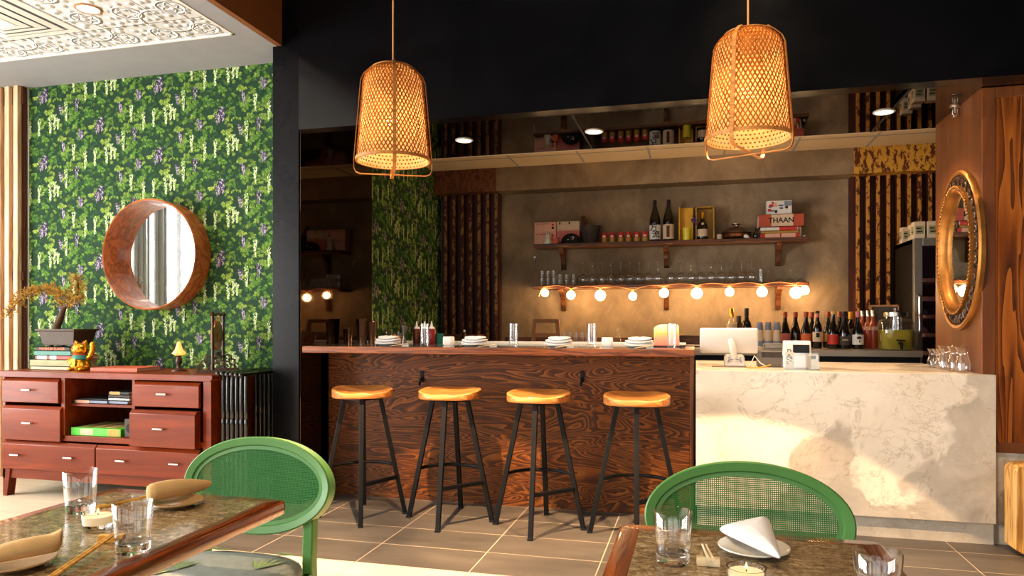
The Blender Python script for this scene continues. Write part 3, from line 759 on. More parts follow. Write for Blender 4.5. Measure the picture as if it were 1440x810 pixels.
# perforation: rows of small holes
k.l(colr, d1.inputs['Color']); k.l(colr, d2.inputs['Color']); k.l(d1.outputs[0], mx.inputs[1]); k.l(d2.outputs[0], mx.inputs[2])
sep = k.n('ShaderNodeSeparateXYZ'); k.l(k.coord(), sep.inputs[0])
uu = k.math('MULTIPLY', k.math('ARCTAN2', sep.outputs[1], sep.outputs[0]), 54 / (2 * PI)); vv = k.math('DIVIDE', sep.outputs[2], .0175)
half_ = k.math('MULTIPLY', k.math('FLOORED_MODULO', k.math('FLOOR', vv), 2.0), .5)
du = k.math('SUBTRACT', k.math('FLOORED_MODULO', k.math('ADD', uu, half_), 1.0), .5); dv = k.math('SUBTRACT', k.math('FLOORED_MODULO', vv, 1.0), .5)
hole = k.math('LESS_THAN', k.math('ADD', k.math('MULTIPLY', du, du), k.math('MULTIPLY', dv, dv)), .055)
tp = k.n('ShaderNodeBsdfTransparent'); m2 = k.n('ShaderNodeMixShader'); k.l(hole, m2.inputs[0]); k.l(mx.outputs[0], m2.inputs[1]); k.l(tp.outputs[0], m2.inputs[2])
k.l(m2.outputs[0], k.out.inputs['Surface']); M['lining'] = k.m
PEND = [(-1.357, 3.05, 1.945), (.206, 3.05, 1.945)]
pendant('left woven bamboo pendant hanging over the bar stools', PEND[0][0], PEND[0][1], math.radians(26))
pendant('right woven bamboo pendant hanging over the marble counter', PEND[1][0], PEND[1][1], math.radians(-24))

# ------------------------------------------------------------------ cane chairs
def cane_chair(label, x, y):
    t = thing('cane_chair', label, 'chair', (x, y, 0), 0, 'green cane back dining chairs')
    A, B, zc, tilt = .262, .152, .682, math.radians(9)
    T = Matrix.Translation((0, 0, zc)) @ Matrix.Rotation(-tilt, 4, 'X')
    T2 = Matrix.Translation((0, 0, zc))
    def E(a, s, dy, add=0.0):    # point of the oval back, gently dished
        x_, z_ = (A * s + add) * math.cos(a), (B * s + add) * math.sin(a)
        return T @ Vector((x_, dy - .10 * (x_ * x_) + .0, z_))
    n = 64
    ring = MB(); secs = [(.0, -.019), (.0, .019), (-.004, .0225), (-.025, .0225), (-.029, .019), (-.029, -.012), (-.025, -.0185), (-.004, -.0225)]
    rows = [[E(2 * PI * k / n, 1, dy, ad) for ad, dy in secs] for k in range(n)]
    rows.append(rows[0]); ring.loft(rows, False); build('back_frame', ring, M['green'], t)
    bead = MB(); bead.loft([[E(2 * PI * k / n, 1, dy, ad) for ad, dy in ((-.040, -.0125), (-.0285, -.0125), (-.0285, -.004), (-.040, -.004))] for k in list(range(n)) + [0]], False)
    build('cane_border', bead, M['green'], t)
    cane = MB(); pit = .0050; ww = .00135
    Ai, Bi = A - .035, B - .035
    m = int(Ai / pit)
    for i in range(-m, m + 1):
        xx = i * pit; hz = Bi * math.sqrt(max(0, 1 - (xx / Ai) ** 2))
        if hz < .004: continue
        cane.add([T @ Vector((xx + sx * ww, -.008 - .10 * xx * xx, sz * hz)) for sx, sz in ((-1, -1), (1, -1), (1, 1), (-1, 1))], [(0, 1, 2, 3)])
    m = int(Bi / pit)
    for i in range(-m, m + 1):
        zz = i * pit; hx = Ai * math.sqrt(max(0, 1 - (zz / Bi) ** 2))
        if hx < .004: continue
        q = 12; vs = []
        for j in range(q + 1):
            xx = -hx + 2 * hx * j / q
            vs += [T @ Vector((xx, -.0095 - .10 * xx * xx, zz - ww)), T @ Vector((xx, -.0095 - .10 * xx * xx, zz + ww))]
        cane.add(vs, [(2 * j, 2 * j + 2, 2 * j + 3, 2 * j + 1) for j in range(q)])
    build('cane_panel', cane, M['green_cane'], t, recalc=False, smooth=0)
    for s in (-1, 1):
        l = MB(); pth = [(s * .19, -.012, .60), (s * .19, -.018, .46), (s * .188, -.01, .3), (s * .19, .05, 0.0)]
        l.loft([[(p[0] + a * .017, p[1] + b * .018, p[2]) for a, b in ((-1, -1), (1, -1), (1, 1), (-1, 1))] for p in pth])
        build('leg', l, M['green'], t, bevel=.004)
        l = MB().bar((s * .185, -.42, .425), (s * .195, -.44, 0), .036, .036, (0, 1, 0)); build('leg', l, M['green'], t, bevel=.004)
    ap = MB().box(-.2, .2, -.05, -.03, .375, .425).box(-.2, .2, -.44, -.42, .375, .425).box(-.205, -.185, -.44, -.03, .375, .425).box(.185, .205, -.44, -.03, .375, .425)
    build('seat_rail', ap, M['green'], t)
    st = MB(); rings = []
    def sq(a, s):
        e = 3.6; ca, sa = math.cos(a), math.sin(a); r = 1 / ((abs(ca) ** e + abs(sa) ** e) ** (1 / e)); wd = .235 - .02 * (sa * r)
        return (wd * s * r * ca, -.235 + .225 * s * r * sa)
    for s, z in ((.0001, .487), (.4, .486), (.7, .483), (.88, .477), (.97, .466), (1, .452), (.99, .434), (.95, .426), (.0001, .426)):
        rings.append([(*sq(2 * PI * k / 40, s), z) for k in range(40)])
    st.loft(rings, False); seat = build('seat', st, M['cloth_grey'], t, smooth=60)
    r = random.Random(3)
    for cx, cy, a0, L in ((-.05, -.06, 1.9, .13), (.12, -.2, .9, .13), (-.1, -.26, 2.6, .12), (.05, -.32, -1.0, .12), (.16, -.05, 2.2, .09)):
        pr = MB()
        for q in range(11):
            a = a0 + (q - 5) * .26; l = L * (1 - abs(q - 5) * .05); w = .007
            ca, sa = math.cos(a), math.sin(a)
            P = [(cx, cy), (cx + ca * l * .5 - sa * w, cy + sa * l * .5 + ca * w), (cx + ca * l, cy + sa * l), (cx + ca * l * .5 + sa * w, cy + sa * l * .5 - ca * w)]
            if max(abs(p[0]) for p in P) < .2 and max(p[1] for p in P) < -.03 and min(p[1] for p in P) > -.44:
                def zt(px_, py_):
                    rr = max(abs(px_) / .225, abs(py_ + .235) / .225); return .4885 - .012 * max(0, rr - .35) ** 1.6
                pr.add([(p[0], p[1], zt(*p) + .0012) for p in P], [(0, 1, 2, 3)])
        if pr.f: build('palm_print', pr, M['frond'], seat, recalc=False, smooth=0)
    return t
cane_chair('green cane back chair beside the left dining table', -1.352, 2.0)
cane_chair('green cane back chair behind the right dining table', .128, 1.965)

# ------------------------------------------------------------------ dining tables
def dining_table(label, x, y0, w=.535, d=.74):
    t = thing('dining_table', label, 'table', (x, y0 - d / 2, 0), 0, 'granite topped dining tables')
    hx, hy = w / 2, d / 2; Z = .75; b = .046
    edge = MB()
    outl = [(hx, hy), (-hx, hy), (-hx, -hy), (hx, -hy)]
    def rr(o, e, z):    # rounded rectangle ring
        P = []
        for sx, sy, a0 in ((1, 1, 0), (-1, 1, PI / 2), (-1, -1, PI), (1, -1, 1.5 * PI)):
            rad = max(.002, .022 - o)
            for k in range(6):
                a = a0 + k / 5 * PI / 2; P.append((sx * (hx - o - rad) + rad * math.cos(a), sy * (hy - o - rad) + rad * math.sin(a), z))
        return P
    rows = [rr(b, 0, Z), rr(.008, 0, Z), rr(.002, 0, Z - .004), rr(0, 0, Z - .012), rr(0, 0, Z - .022), rr(.003, 0, Z - .032), rr(.012, 0, Z - .038), rr(b, 0, Z - .038), rr(b, 0, Z)]
    edge.loft(rows, False); build('edge_frame', edge, M['table_edge'], t, smooth=40)
    build('table_top', MB().box(-hx + b, hx - b, -hy + b, hy - b, Z - .03, Z), M['granite'], t)
    build('pedestal', MB().lathe([(.036, .02), (.036, .7), (.1, .712), (0, .712)], 20), M['black_metal'], t)
    build('base', MB().bar((-.24, 0, .012), (.24, 0, .012), .07, .024).bar((0, -.3, .013), (0, .3, .013), .07, .024), M['black_metal'], t, bevel=.004)
    return t
dining_table('left granite topped dining table with two tumblers and tan napkins', -1.272, 1.612)
dining_table('right granite topped dining table with a white napkin', .103, 1.612)
ZTB = .7505

def tumbler(label, x, y, r=.036, h=.092, group='thick tumblers on the dining tables', z=ZTB):
    t = thing('tumbler', label, 'glass', (x, y, z), 0, group); b = .02
    build('glass_wall', MB().lathe([(r * .86, b), (r * .92, h * .5), (r, h - .001), (r - .0012, h), (r - .0026, h - .001), (r * .92 - .0028, h * .5), (r * .86 - .003, b)], 32), M['glass'], t, smooth=60)
    build('glass_base', MB().lathe([(0, .0), (r * .80, 0), (r * .84, .003), (r * .86, b), (r * .86 - .003, b + .001), (r * .6, b - .004), (0, b - .007)], 32), M['clear_glass'], t, smooth=60)
    return t
tumbler('clear tumbler near the far left edge of the left table', *GP(113, 719, ZTB)[:2], r=.037, h=.098)
tumbler('clear tumbler beside the chopstick rest on the left table', *GP(187, 775, ZTB)[:2], r=.037, h=.098)
tumbler('tall clear tumbler on the right table beside the chopsticks', *GP(946, 791, ZTB)[:2], r=.036, h=.098)
tumbler('clear tumbler at the near corner of the right table, only its rim showing', .272, 1.205, r=.036, h=.098)

def tealight(label, x, y):
    t = thing('tealight_holder', label, 'candle', (x, y, ZTB), 0, 'glass tealight holders')
    build('glass_cup', MB().lathe([(0, 0), (.026, 0), (.03, .004), (.033, .034), (.031, .034), (.028, .009), (0, .008)], 24), M['clear_glass'], t, smooth=60)
    w = build('candle', MB().lathe([(0, .009), (.0265, .0095), (.0295, .026), (0, .026)], 20), M['wax'], t)
    build('wick', MB().cyl((0, 0, .026), (0, 0, .031), .001, n=6), M['ink'], w)
    build('flame', MB().lathe([(0, 0), (.0025, .003), (.002, .006), (0, .012)], 10, (0, 0, .030)), M['flame'], w)
    return t
tealight('lit tealight in clear glass between the two tumblers, left table', *GP(138, 741, ZTB)[:2])
tealight('lit tealight in clear glass at the near edge of the right table', .083, 1.272)

def plate(label, x, y, r, mat, z=ZTB, group=None, n=1):
    t = MB()
    for i in range(n):
        zz = i * .011
        t.lathe([(0, zz), (r * .6, zz), (r * .66, zz + .003), (r, zz + .012), (r - .001, zz + .0145), (r * .64, zz + .006), (0, zz + .005)], 36)
    return tag(build('side_plate', t, mat, loc=(x, y, z), smooth=50), label, 'plate', group)
def napkin_loft(label, pts, mat, group=None):
    """folded napkin: pts = list of (centre, half-width, height, side-vector) sections along its length"""
    mb = MB(); rings = []; n = 14
    for c, hw, hh, side in pts:
        c = Vector(c); s = Vector(side).normalized(); ring = []
        for k in range(n):
            a = 2 * PI * k / n; ca, sa = math.cos(a), math.sin(a)
            zz = hh * (.5 + .5 * sa) if sa > 0 else hh * (.5 + .5 * sa)
            ring.append(c + s * (hw * (abs(ca) ** .8) * (1 if ca > 0 else -1)) + Vector((0, 0, zz)))
        rings.append(ring)
    mb.loft(rings); return tag(build('napkin', mb, mat, smooth=50, sub=1), label, 'napkin', group)
# left table, far setting
px_, py_ = GP(248, 706, .76)[:2]
plate('tan side plate under the napkin at the far end of the left table', px_, py_, .062, M['tan_ceramic'], group='tan side plates')
a = Vector(GP(207, 706, .765)); b = Vector(GP(299, 688, .765)); d = (b - a); side = Vector((-d.y, d.x, 0))
def along(t, z=0): return a + d * t + Vector((0, 0, z))
napkin_loft('tan napkin folded to a point at the far end of the left table', [(along(0.0), .006, .036, side), (along(.03), .022, .044, side), (along(.3), .028, .046, side), (along(.6), .024, .040, side), (along(.85), .014, .030, side), (along(1.0, .014), .004, .008, side)], M['napkin_tan'], 'tan napkins')
# left table, near setting
q = GP(22, 790, .76)
plate('tan side plate under the napkin at the near left of the left table', q[0], q[1], .066, M['tan_ceramic'], group='tan side plates')
a = Vector(GP(84, 775, .767)); b = Vector(GP(-70, 803, .767)); d = (b - a); side = Vector((-d.y, d.x, 0))
napkin_loft('tan napkin with a curled end at the near left of the left table', [(along(-.03, .02), .003, .026, side), (along(.0), .020, .040, side), (along(.1), .024, .034, side), (along(.2), .027, .036, side), (along(.5), .027, .034, side), (along(.8), .018, .022, side), (along(1.0), .004, .008, side)], M['napkin_tan'], 'tan napkins')
# right table
q = GP(1060, 770, .76)
plate('white side plate under the white napkin on the right table', q[0], q[1], .068, M['ceramic'])
mb = MB()
tri = [Vector(GP(1007, 744, .772)), Vector(GP(1101, 788, .772)), Vector(GP(1081, 727, .800))]
ctr = sum(tri, Vector()) / 3; nr = (tri[1] - tri[0]).cross(tri[2] - tri[0]).normalized()
if nr.z < 0: nr = -nr
rings = []
def outline(s, off):
    P = []
    for i in range(3):
        p0, p1, pm = tri[i], tri[(i + 1) % 3], tri[i - 1]
        e0 = p0.lerp(pm, .10); e1 = p0.lerp(p1, .10)
        P += [e0, p0.lerp((e0 + e1) / 2, .45), e1, p0.lerp(p1, .35), p0.lerp(p1, .65)]
    return [ctr + (p - ctr) * s + nr * off for p in P]
for s, o in ((.0001, .017), (.5, .016), (.8, .012), (.97, .005), (1.0, .0), (.97, -.005), (.8, -.007), (.0001, -.007)): rings.append(outline(s, o))
mb.loft(rings, False)
tag(build('napkin', mb, M['napkin_white'], smooth=60, sub=1), 'white napkin folded into a triangle on the right table', 'napkin')

def chop_rest(label, x, y, rz, mat, z=ZTB, L=.05, r=.009):
    mb = MB().loft([[(u, v * r * (0.8 if abs(u) < L * .2 else 1), (w + .0) * r * 1.0 + r * .9) for v, w in ((-1, -.9), (1, -.9), (1.1, 0), (.7, .8 if abs(u) > L * .2 else .55), (-.7, .8 if abs(u) > L * .2 else .55), (-1.1, 0))] for u in (-L / 2, -L / 4, 0, L / 4, L / 2)])
    return tag(build('chopstick_rest', mb, mat, loc=(x, y, z), rotz=rz, bevel=.001), label, 'chopstick rest', 'chopstick rests')
def chop(label, p0, p1, mat, r0=.0036, r1=.0022, group='chopsticks'):
    p0 = Vector(p0); p1 = Vector(p1); mb = MB()
    mb.cyl((0, 0, 0), p1 - p0, r0, r1, 8)
    return tag(build('chopstick', mb, mat, loc=p0), label, 'chopstick', group)
q = GP(157, 762, ZTB); chop_rest('bamboo chopstick rest by the near tumbler on the left table', q[0], q[1], math.radians(20), M['bamboo'])
a = Vector(GP(60, 822, .756)); b = Vector(GP(167, 748, .772)); tip = a + (b - a) * 1.0
chop('bamboo chopstick nearest the front edge of the left table', a, tip, M['bamboo'])
chop('bamboo chopstick behind its twin at the near tumbler, left table', a + Vector((-.012, .006, -.001)), tip + Vector((-.010, .008, 0)), M['bamboo'])
q = GP(152, 718, ZTB); chop_rest('bamboo chopstick rest behind the tealight on the left table', q[0], q[1], math.radians(20), M['bamboo'])
a = Vector(GP(135, 716, .771)); b = Vector(GP(212, 697, .760)); 
chop('bamboo chopstick running to the far napkin on the left table', a, b, M['bamboo'])
chop('bamboo chopstick just behind the one running to the far napkin', a + Vector((-.004, .012, 0)), b + Vector((-.004, .012, 0)), M['bamboo'])
q = GP(996, 795, ZTB); chop_rest('pale chopstick rest beside the tall tumbler on the right table', q[0], q[1], math.radians(2), M['ivory'], L=.042)
for o, lb in ((-.0035, 'left pale chopstick of the pair on the right table'), (.0035, 'right pale chopstick of the pair on the right table')):
    chop(lb, (q[0] + o + .004, q[1] - .022, ZTB + .019), (q[0] - .006 + o, q[1] + .105, ZTB + .006), M['ivory'])

# pale wooden bench at the right edge
bn = thing('wooden_bench', 'thick pale wooden bench at the far right floor', 'bench', (1.69, 4.2, 0))
pr = [(-.05, .44), (-.035, .468), (0, .475), (.6, .475), (.6, .0), (.02, .0), (-.05, .04)]
build('side_slab', MB().prism([(a - .06, b) for a, b in pr], -.04, .10, 'Y'), M['log_wood'], bn, bevel=.006)
build('seat_slab', MB().box(.0, .55, -.42, -.04, .41, .47), M['log_wood'], bn, bevel=.006)
build('leg', MB().box(.45, .54, -.42, -.34, 0, .41), M['log_wood'], bn, bevel=.004)
# ------------------------------------------------------------------ sideboard
sx0, sx1, sy0, sy1, stz = -4.665, -2.985, 3.9, 4.43, .868
sb = thing('sideboard', 'red mahogany sideboard with eight drawers below the round mirror', 'sideboard', (sx0, sy0, 0))
W = sx1 - sx0; D = sy1 - sy0
def sx(px): return XA(px, sy0) - sx0
L1, R0, R1 = .502, 1.098, W - .075      # left column end, right column start/end
build('top', MB().prism([(-.03, .845), (-.03, .862), (-.024, stz), (W + .024, stz), (W + .03, .862), (W + .03, .845), (W + .012, .828), (-.012, .828)], -.03, D, 'Y'), M['mahogany'], sb, bevel=.002)
for a, b in ((0, .022), (W - .06, W)): build('side_panel', MB().box(a, b, .0, D, .12, .828), M['mahogany'], sb, bevel=.002)
build('back_panel', MB().box(.02, W - .06, D - .015, D, .14, .828), M['mahogany_dark'], sb)
build('divider', MB().box(L1, L1 + .03, .0, D - .015, .42, .828), M['mahogany'], sb)
build('divider', MB().box(R0 - .02, R0, .0, D - .015, .42, .828), M['mahogany'], sb)
build('shelf', MB().box(L1 + .03, R0 - .02, .05, D - .015, .632, .65), M['mahogany'], sb, bevel=.002)
build('shelf', MB().box(.022, W - .06, .0, D - .015, .40, .437), M['mahogany'], sb, bevel=.002)
build('base_rail', MB().box(.022, W - .06, .01, .03, .125, .19), M['mahogany'], sb, bevel=.002)
build('base_panel', MB().box(.022, W - .06, .03, D - .015, .17, .19), M['mahogany_dark'], sb)
for x in (0.0, W):
    s = 1 if x == 0 else -1
    for y in (0.0, D - .06):
        build('leg', MB().loft([[(x, y, z), (x + s * wd, y, z), (x + s * wd, y + .06, z), (x, y + .06, z)] for z, wd in ((0, .035), (.19, .065))]), M['mahogany'], sb, bevel=.002)
def drawer(x0, x1, z0, z1, pulls, out=0.0):
    y = -.022 - out
    mb = MB().prism([(y, z0 + .004), (y, z1 - .022), (y + .022, z1), (.0, z1), (.0, z0)], x0, x1, 'X')
    d = build('drawer', mb, M['mahogany'], sb, bevel=.0025)
    if out > .03: build('drawer_box', MB().box(x0 + .012, x1 - .012, .0, .3, z0 + .02, z1 - .03).box(x0 + .012, x0 + .024, y + .022, 0, z0 + .02, z1 - .03).box(x1 - .024, x1 - .012, y + .022, 0, z0 + .02, z1 - .03), M['mahogany_dark'], d)
    for px in pulls:
        zc = (z0 + z1) / 2 + .005
        build('handle', MB().cyl((px - .035, y - .022, zc), (px + .035, y - .022, zc), .0065, n=12).cyl((px - .02, y, zc), (px - .02, y - .02, zc), .004, n=8).cyl((px + .02, y, zc), (px + .02, y - .02, zc), .004, n=8), M['handle_metal'], d)
drawer(.018, L1 - .004, .652, .822, [.25]); drawer(.018, L1 + .012, .392, .632, [.255])
drawer(R0 + .012, R1, .652, .818, [(R0 + R1) / 2 - .01]); drawer(R0 + .008, R1 - .002, .396, .636, [(R0 + R1) / 2 - .01], .034)
half = sx(137.5)
drawer(.018, half - .005, .193, .388, [.15, .60]); drawer(half + .005, R1, .193, .388, [half + .22, R1 - .17])
# cable under the sideboard
tag(build('floor_bracket', MB().bar((-4.49, 4.3, .02), (-4.40, 4.2, .10), .014).bar((-4.40, 4.2, .10), (-4.34, 4.22, .02), .014), M['steel']), 'thin metal bracket on the floor under the sideboard', 'bracket')

def book(label, cx, cy, z, L, Wd, h, cover, rz=0.0, group=None, pages=True, spine=None, text=None, tcol=None, tsize=.02, front=True, name='book'):
    """lying book: spine towards the viewer (-y)"""
    t = thing(name, label, 'book', (cx, cy, z), rz, group)
    c = MB().box(-L / 2, L / 2, -Wd / 2, Wd / 2, 0, .003).box(-L / 2, L / 2, -Wd / 2, Wd / 2, h - .003, h).box(-L / 2, L / 2, -Wd / 2, -Wd / 2 + .003, 0.0, h)
    build('cover', c, cover, t)
    build('pages', MB().box(-L / 2 + .004, L / 2 - .004, -Wd / 2 + .003, Wd / 2 - .004, .003, h - .003), M['paper'], t)
    if spine:
        b = MB()
        for a0, a1 in spine[1]: b.box(-L / 2 + a0 * L, -L / 2 + a1 * L, -Wd / 2 - .0008, -Wd / 2 + .001, .001, h - .001)
        build('spine_print', b, spine[0], t)
    if text:
        T = Matrix.Translation((0, -Wd / 2 - .0014, h / 2)) @ Matrix.Rotation(PI / 2, 4, 'X')
        build('lettering', MB().text(text, tsize, T, .0003, bold=tsize * .028), tcol, t, recalc=False, smooth=0)
    return t
Z = stz + .0005; g = 'cookbooks stacked under the bonsai'
sxc = (XA(42, 4.04) + XA(98, 4.04)) / 2; syc = 4.16; bl_ = XA(98, 4.04) - XA(42, 4.04)
h = [.024, .048, .028, .034, .026]; zz = Z
book('pale tan book lying on the sideboard, lowest in the bonsai stack', sxc + .01, syc, zz, bl_ + .01, .24, h[0], M['kraft'], 0, g); zz += h[0]
book('thick olive book second from the bottom in the bonsai stack', sxc, syc, zz, bl_, .24, h[1], M['olive'], 0, g); zz += h[1]
book('white red and blue book in the middle of the bonsai stack', sxc + .02, syc + .01, zz, bl_ - .01, .22, h[2], M['red'], 0, g, spine=(M['white_ink'], [(.05, .3), (.38, .55)])); zz += h[2]
book('teal cloth book under the orange lettered one in the bonsai stack', sxc + .01, syc, zz, bl_ - .03, .22, h[3], M['teal'], 0, g); zz += h[3]
book('dark book with orange spine lettering, topmost under the bonsai', sxc, syc, zz, bl_ - .05, .2, h[4], M['ink'], 0, g, text='MAXIMUM FLAVOR', tcol=M['orange'], tsize=.026); zz += h[4]
# bonsai
bo = thing('bonsai', 'bonsai with dry golden foliage in a dark rectangular pot on books', 'plant', (sxc + .02, 4.17, zz + .0005))
def ringr(a, b, z): return [(-a, -b, z), (a, -b, z), (a, b, z), (-a, b, z)]
pot = MB().loft([ringr(.125, .07, .012), ringr(.135, .08, .012), ringr(.158, .098, .112), ringr(.172, .112, .114), ringr(.172, .112, .127), ringr(.15, .09, .127), ringr(.145, .085, .10)])
for a in (-.115, .085):
    for b in (-.065, .035): pot.box(a, a + .03, b, b + .03, 0, .014)
build('pot', pot, M['soil'], bo, bevel=.003); build('earth', MB().box(-.145, .145, -.085, .085, .09, .106), M['bark'], bo)
def GPX(px, py, Y): return Vector((XA(px, Y), Y, ZA(px, py, Y)))
o = Vector(bo.location)
tr = [GPX(80, 458, 4.17) - o, GPX(86, 445, 4.17) - o, GPX(90, 432, 4.165) - o, GPX(100, 427, 4.16) - o]
build('trunk', MB().tube([Vector((tr[0].x, 0, .1))] + tr, [.03, .027, .022, .018, .014], 10), M['bark'], bo, smooth=60)
brs = [[(100, 427), (92, 418), (80, 411), (65, 407), (50, 410), (35, 417), (22, 428), (8, 446)], [(100, 427), (108, 420), (110, 405), (109, 392)], [(88, 430), (84, 422), (78, 421)], [(104, 424), (116, 424)]]
bm_ = MB(); fol = MB(); r = random.Random(5)
for bi, b in enumerate(brs):
    P = [GPX(x, y, 4.16 + .02 * math.sin(i * 1.3 + bi)) - o for i, (x, y) in enumerate(b)]
    bm_.tube(P, [.009 * (1 - .8 * i / len(P)) for i in range(len(P))], 6)
    st = 0 if bi else 1
    for i in range(st, len(P) - 1):
        for q in range({0: 40, 1: 40, 2: 12, 3: 24}[bi]):
            c = P[i].lerp(P[i + 1], r.random()) + Vector((r.gauss(0, .016), r.gauss(0, .028), r.gauss(.008, .017)))
            for w_ in range(4):
                d = Vector((r.gauss(-.25 if bi == 0 else 0, .7), r.gauss(0, .8), r.gauss(.25, .6))).normalized() * r.uniform(.02, .04); s = d.orthogonal().normalized() * .0034
                fol.add([c, c + d * .5 + s, c + d, c + d * .5 - s], [(0, 1, 2, 3)])
build('branch', bm_, M['bark'], bo, smooth=60); tag(build('foliage', fol, M['dry_leaf'], bo, recalc=False, smooth=0), kind='stuff')

# waving lucky cat
ct = thing('lucky_cat_figurine', 'golden waving cat figurine on the sideboard beside the books', 'figurine', (-4.165, 4.06, stz), math.radians(8))
b = MB().lathe([(0, 0), (.058, 0), (.066, .012), (.066, .05), (.056, .085), (.043, .108), (.0, .118)], 20, M=Matrix.Diagonal((1, .8, 1, 1)))
b.sphere((0, -.008, .148), .052, 18, 12, (1.08, .92, .92))
for s in (-1, 1):
    b.lathe([(.019, 0), (.016, .016), (.004, .036), (0, .038)], 10, M=Matrix.Translation((s * .032, 0, .176)) @ Matrix.Rotation(s * .25, 4, 'Y'))
    b.sphere((s * .04, -.045, .012), .02, 12, 8, (1, 1.3, .65))
b.tube([(-.05, -.02, .085), (-.045, -.052, .062), (-.025, -.056, .05)], [.018, .016, .015], 10).sphere((-.024, -.056, .05), .0165)
b.tube([(.05, 0, .085), (.078, -.006, .10), (.094, -.01, .14), (.098, -.012, .172)], [.02, .018, .016, .017], 10).sphere((.098, -.014, .178), .0195, 12, 8, (1, .8, 1.25))
build('body', b, M['gold'], ct, smooth=60)
build('bib', MB().loft([[(rr * math.cos(a), -abs(rr * .85 * math.sin(a)) - .003, z) for a in [PI + PI * k / 12 for k in range(13)]] for rr, z in ((.051, .108), (.058, .095), (.064, .08), (.060, .079), (.05, .10))], False), M['teal'], ct)
build('collar', MB().tube([(.046 * math.cos(2 * PI * k / 20), .038 * math.sin(2 * PI * k / 20) - .004, .112) for k in range(20)], .004, 6, True), M['red'], ct)
build('coin', MB().lathe([(0, 0), (.02, 0), (.022, .003), (.02, .006), (0, .006)], 18, M=Matrix.Translation((-.012, -.062, .055)) @ Matrix.Rotation(PI / 2, 4, 'X') @ Matrix.Diagonal((1, 1.4, 1, 1))), M['gold'], ct)
f = MB()
for s in (-1, 1):
    f.sphere((s * .02, -.053, .153), .0055, 8, 6, (1.1, .5, 1.2))
    f.loft([[(s * .032 + a * .01, -.017 + .0, .184 + b_) for a, b_ in ((-.9, 0), (.9, 0), (0, 1.6 * .015))], [(s * .032 + a * .01, -.0185, .184 + b_) for a, b_ in ((-.9, 0), (.9, 0), (0, 1.6 * .015))]])
f.tube([(-.012, -.056, .134), (-.006, -.057, .131), (0, -.0575, .135), (.006, -.057, .131), (.012, -.056, .134)], .0013, 6); f.sphere((0, -.058, .141), .004, 8, 6)
build('face_paint', f, M['red'], ct)

book('thin coral red book lying flat in the middle of the sideboard', -3.83, 4.11, stz + .0005, .36, .24, .026, plain('coral cover', C(206, 96, 66), .5), math.radians(4))
# little glowing lamp
lp = thing('glass_shade_lamp', 'small glowing oil lamp with a ruffled shade on the sideboard', 'lamp', (-3.45, 4.17, stz))
build('base', MB().lathe([(0, 0), (.05, 0), (.048, .008), (.03, .016), (.016, .024), (.013, .04), (.022, .056), (.02, .085), (.012, .098), (.024, .108), (0, .11)], 18), M['gilt_dark'], lp, smooth=50)
sh = MB(); rows = []
for rr, z in ((.022, .108), (.043, .122), (.04, .128), (.024, .15), (.02, .165), (.012, .19), (.009, .2)): rows.append([((rr + (.005 if rr > .04 else 0) * math.sin(8 * 2 * PI * k / 32)) * math.cos(2 * PI * k / 32), (rr + (.005 if rr > .04 else 0) * math.sin(8 * 2 * PI * k / 32)) * math.sin(2 * PI * k / 32), z) for k in range(32)])
sh.loft(rows, False); build('lamp_shade', sh, plain('glowing pink glass', C(255, 170, 120), .3, estr=3.5, emit=C(255, 118, 50)), lp, smooth=60)
# gong on a carved stand
gg = thing('gong', 'small copper gong hanging in a carved dark stand on the sideboard', 'gong', (-3.16, 4.2, stz), math.radians(-70))
for s in (-1, 1):
    build('post', MB().lathe([(0.012, 0), (.012, .05), (.008, .06), (.010, .2), (.008, .32), (.012, .36), (.009, .40), (0, .405)], 12, (s * .115, 0, .0)), M['gilt_dark'], gg)
    sc = MB()
    for q in range(3):
        for dd in (-1, 1):
            cx = dd * (.03 + q * .028); rr = .024 - q * .005; cz = .075 - q * .024 + .01
            sc.tube([(s * .115, cx + rr * math.cos(a), cz + rr * math.sin(a)) for a in [k * .5 for k in range(11)]], .0055, 6)
    sc.box(s * .115 - .014, s * .115 + .014, -.10, .10, 0, .018)
    build('scroll_foot', sc, M['gilt_dark'], gg)
build('top_bar', MB().tube([(-.15, 0, .385), (-.125, 0, .40), (-.06, 0, .385), (0, 0, .395), (.06, 0, .385), (.125, 0, .40), (.15, 0, .385)], .010, 8), M['gilt_dark'], gg)
build('lower_bar', MB().box(-.115, .115, -.008, .008, .09, .105).box(-.05, .05, -.006, .006, .105, .135), M['gilt_dark'], gg)
build('disc', MB().lathe([(0, -.006), (.025, -.006), (.03, 0), (.1, 0), (.102, .018), (.098, .018), (.096, .004), (0, .002)], 32, M=Matrix.Translation((0, 0, .245)) @ Matrix.Rotation(PI / 2, 4, 'X')), plain('hammered copper', C(216, 130, 90), .3, .9, var=.15, scale=30), gg)
build('string', MB().cyl((-.03, 0, .325), (-.035, 0, .39), .002, n=6).cyl((.03, 0, .325), (.035, 0, .39), .002, n=6), M['red'], gg)

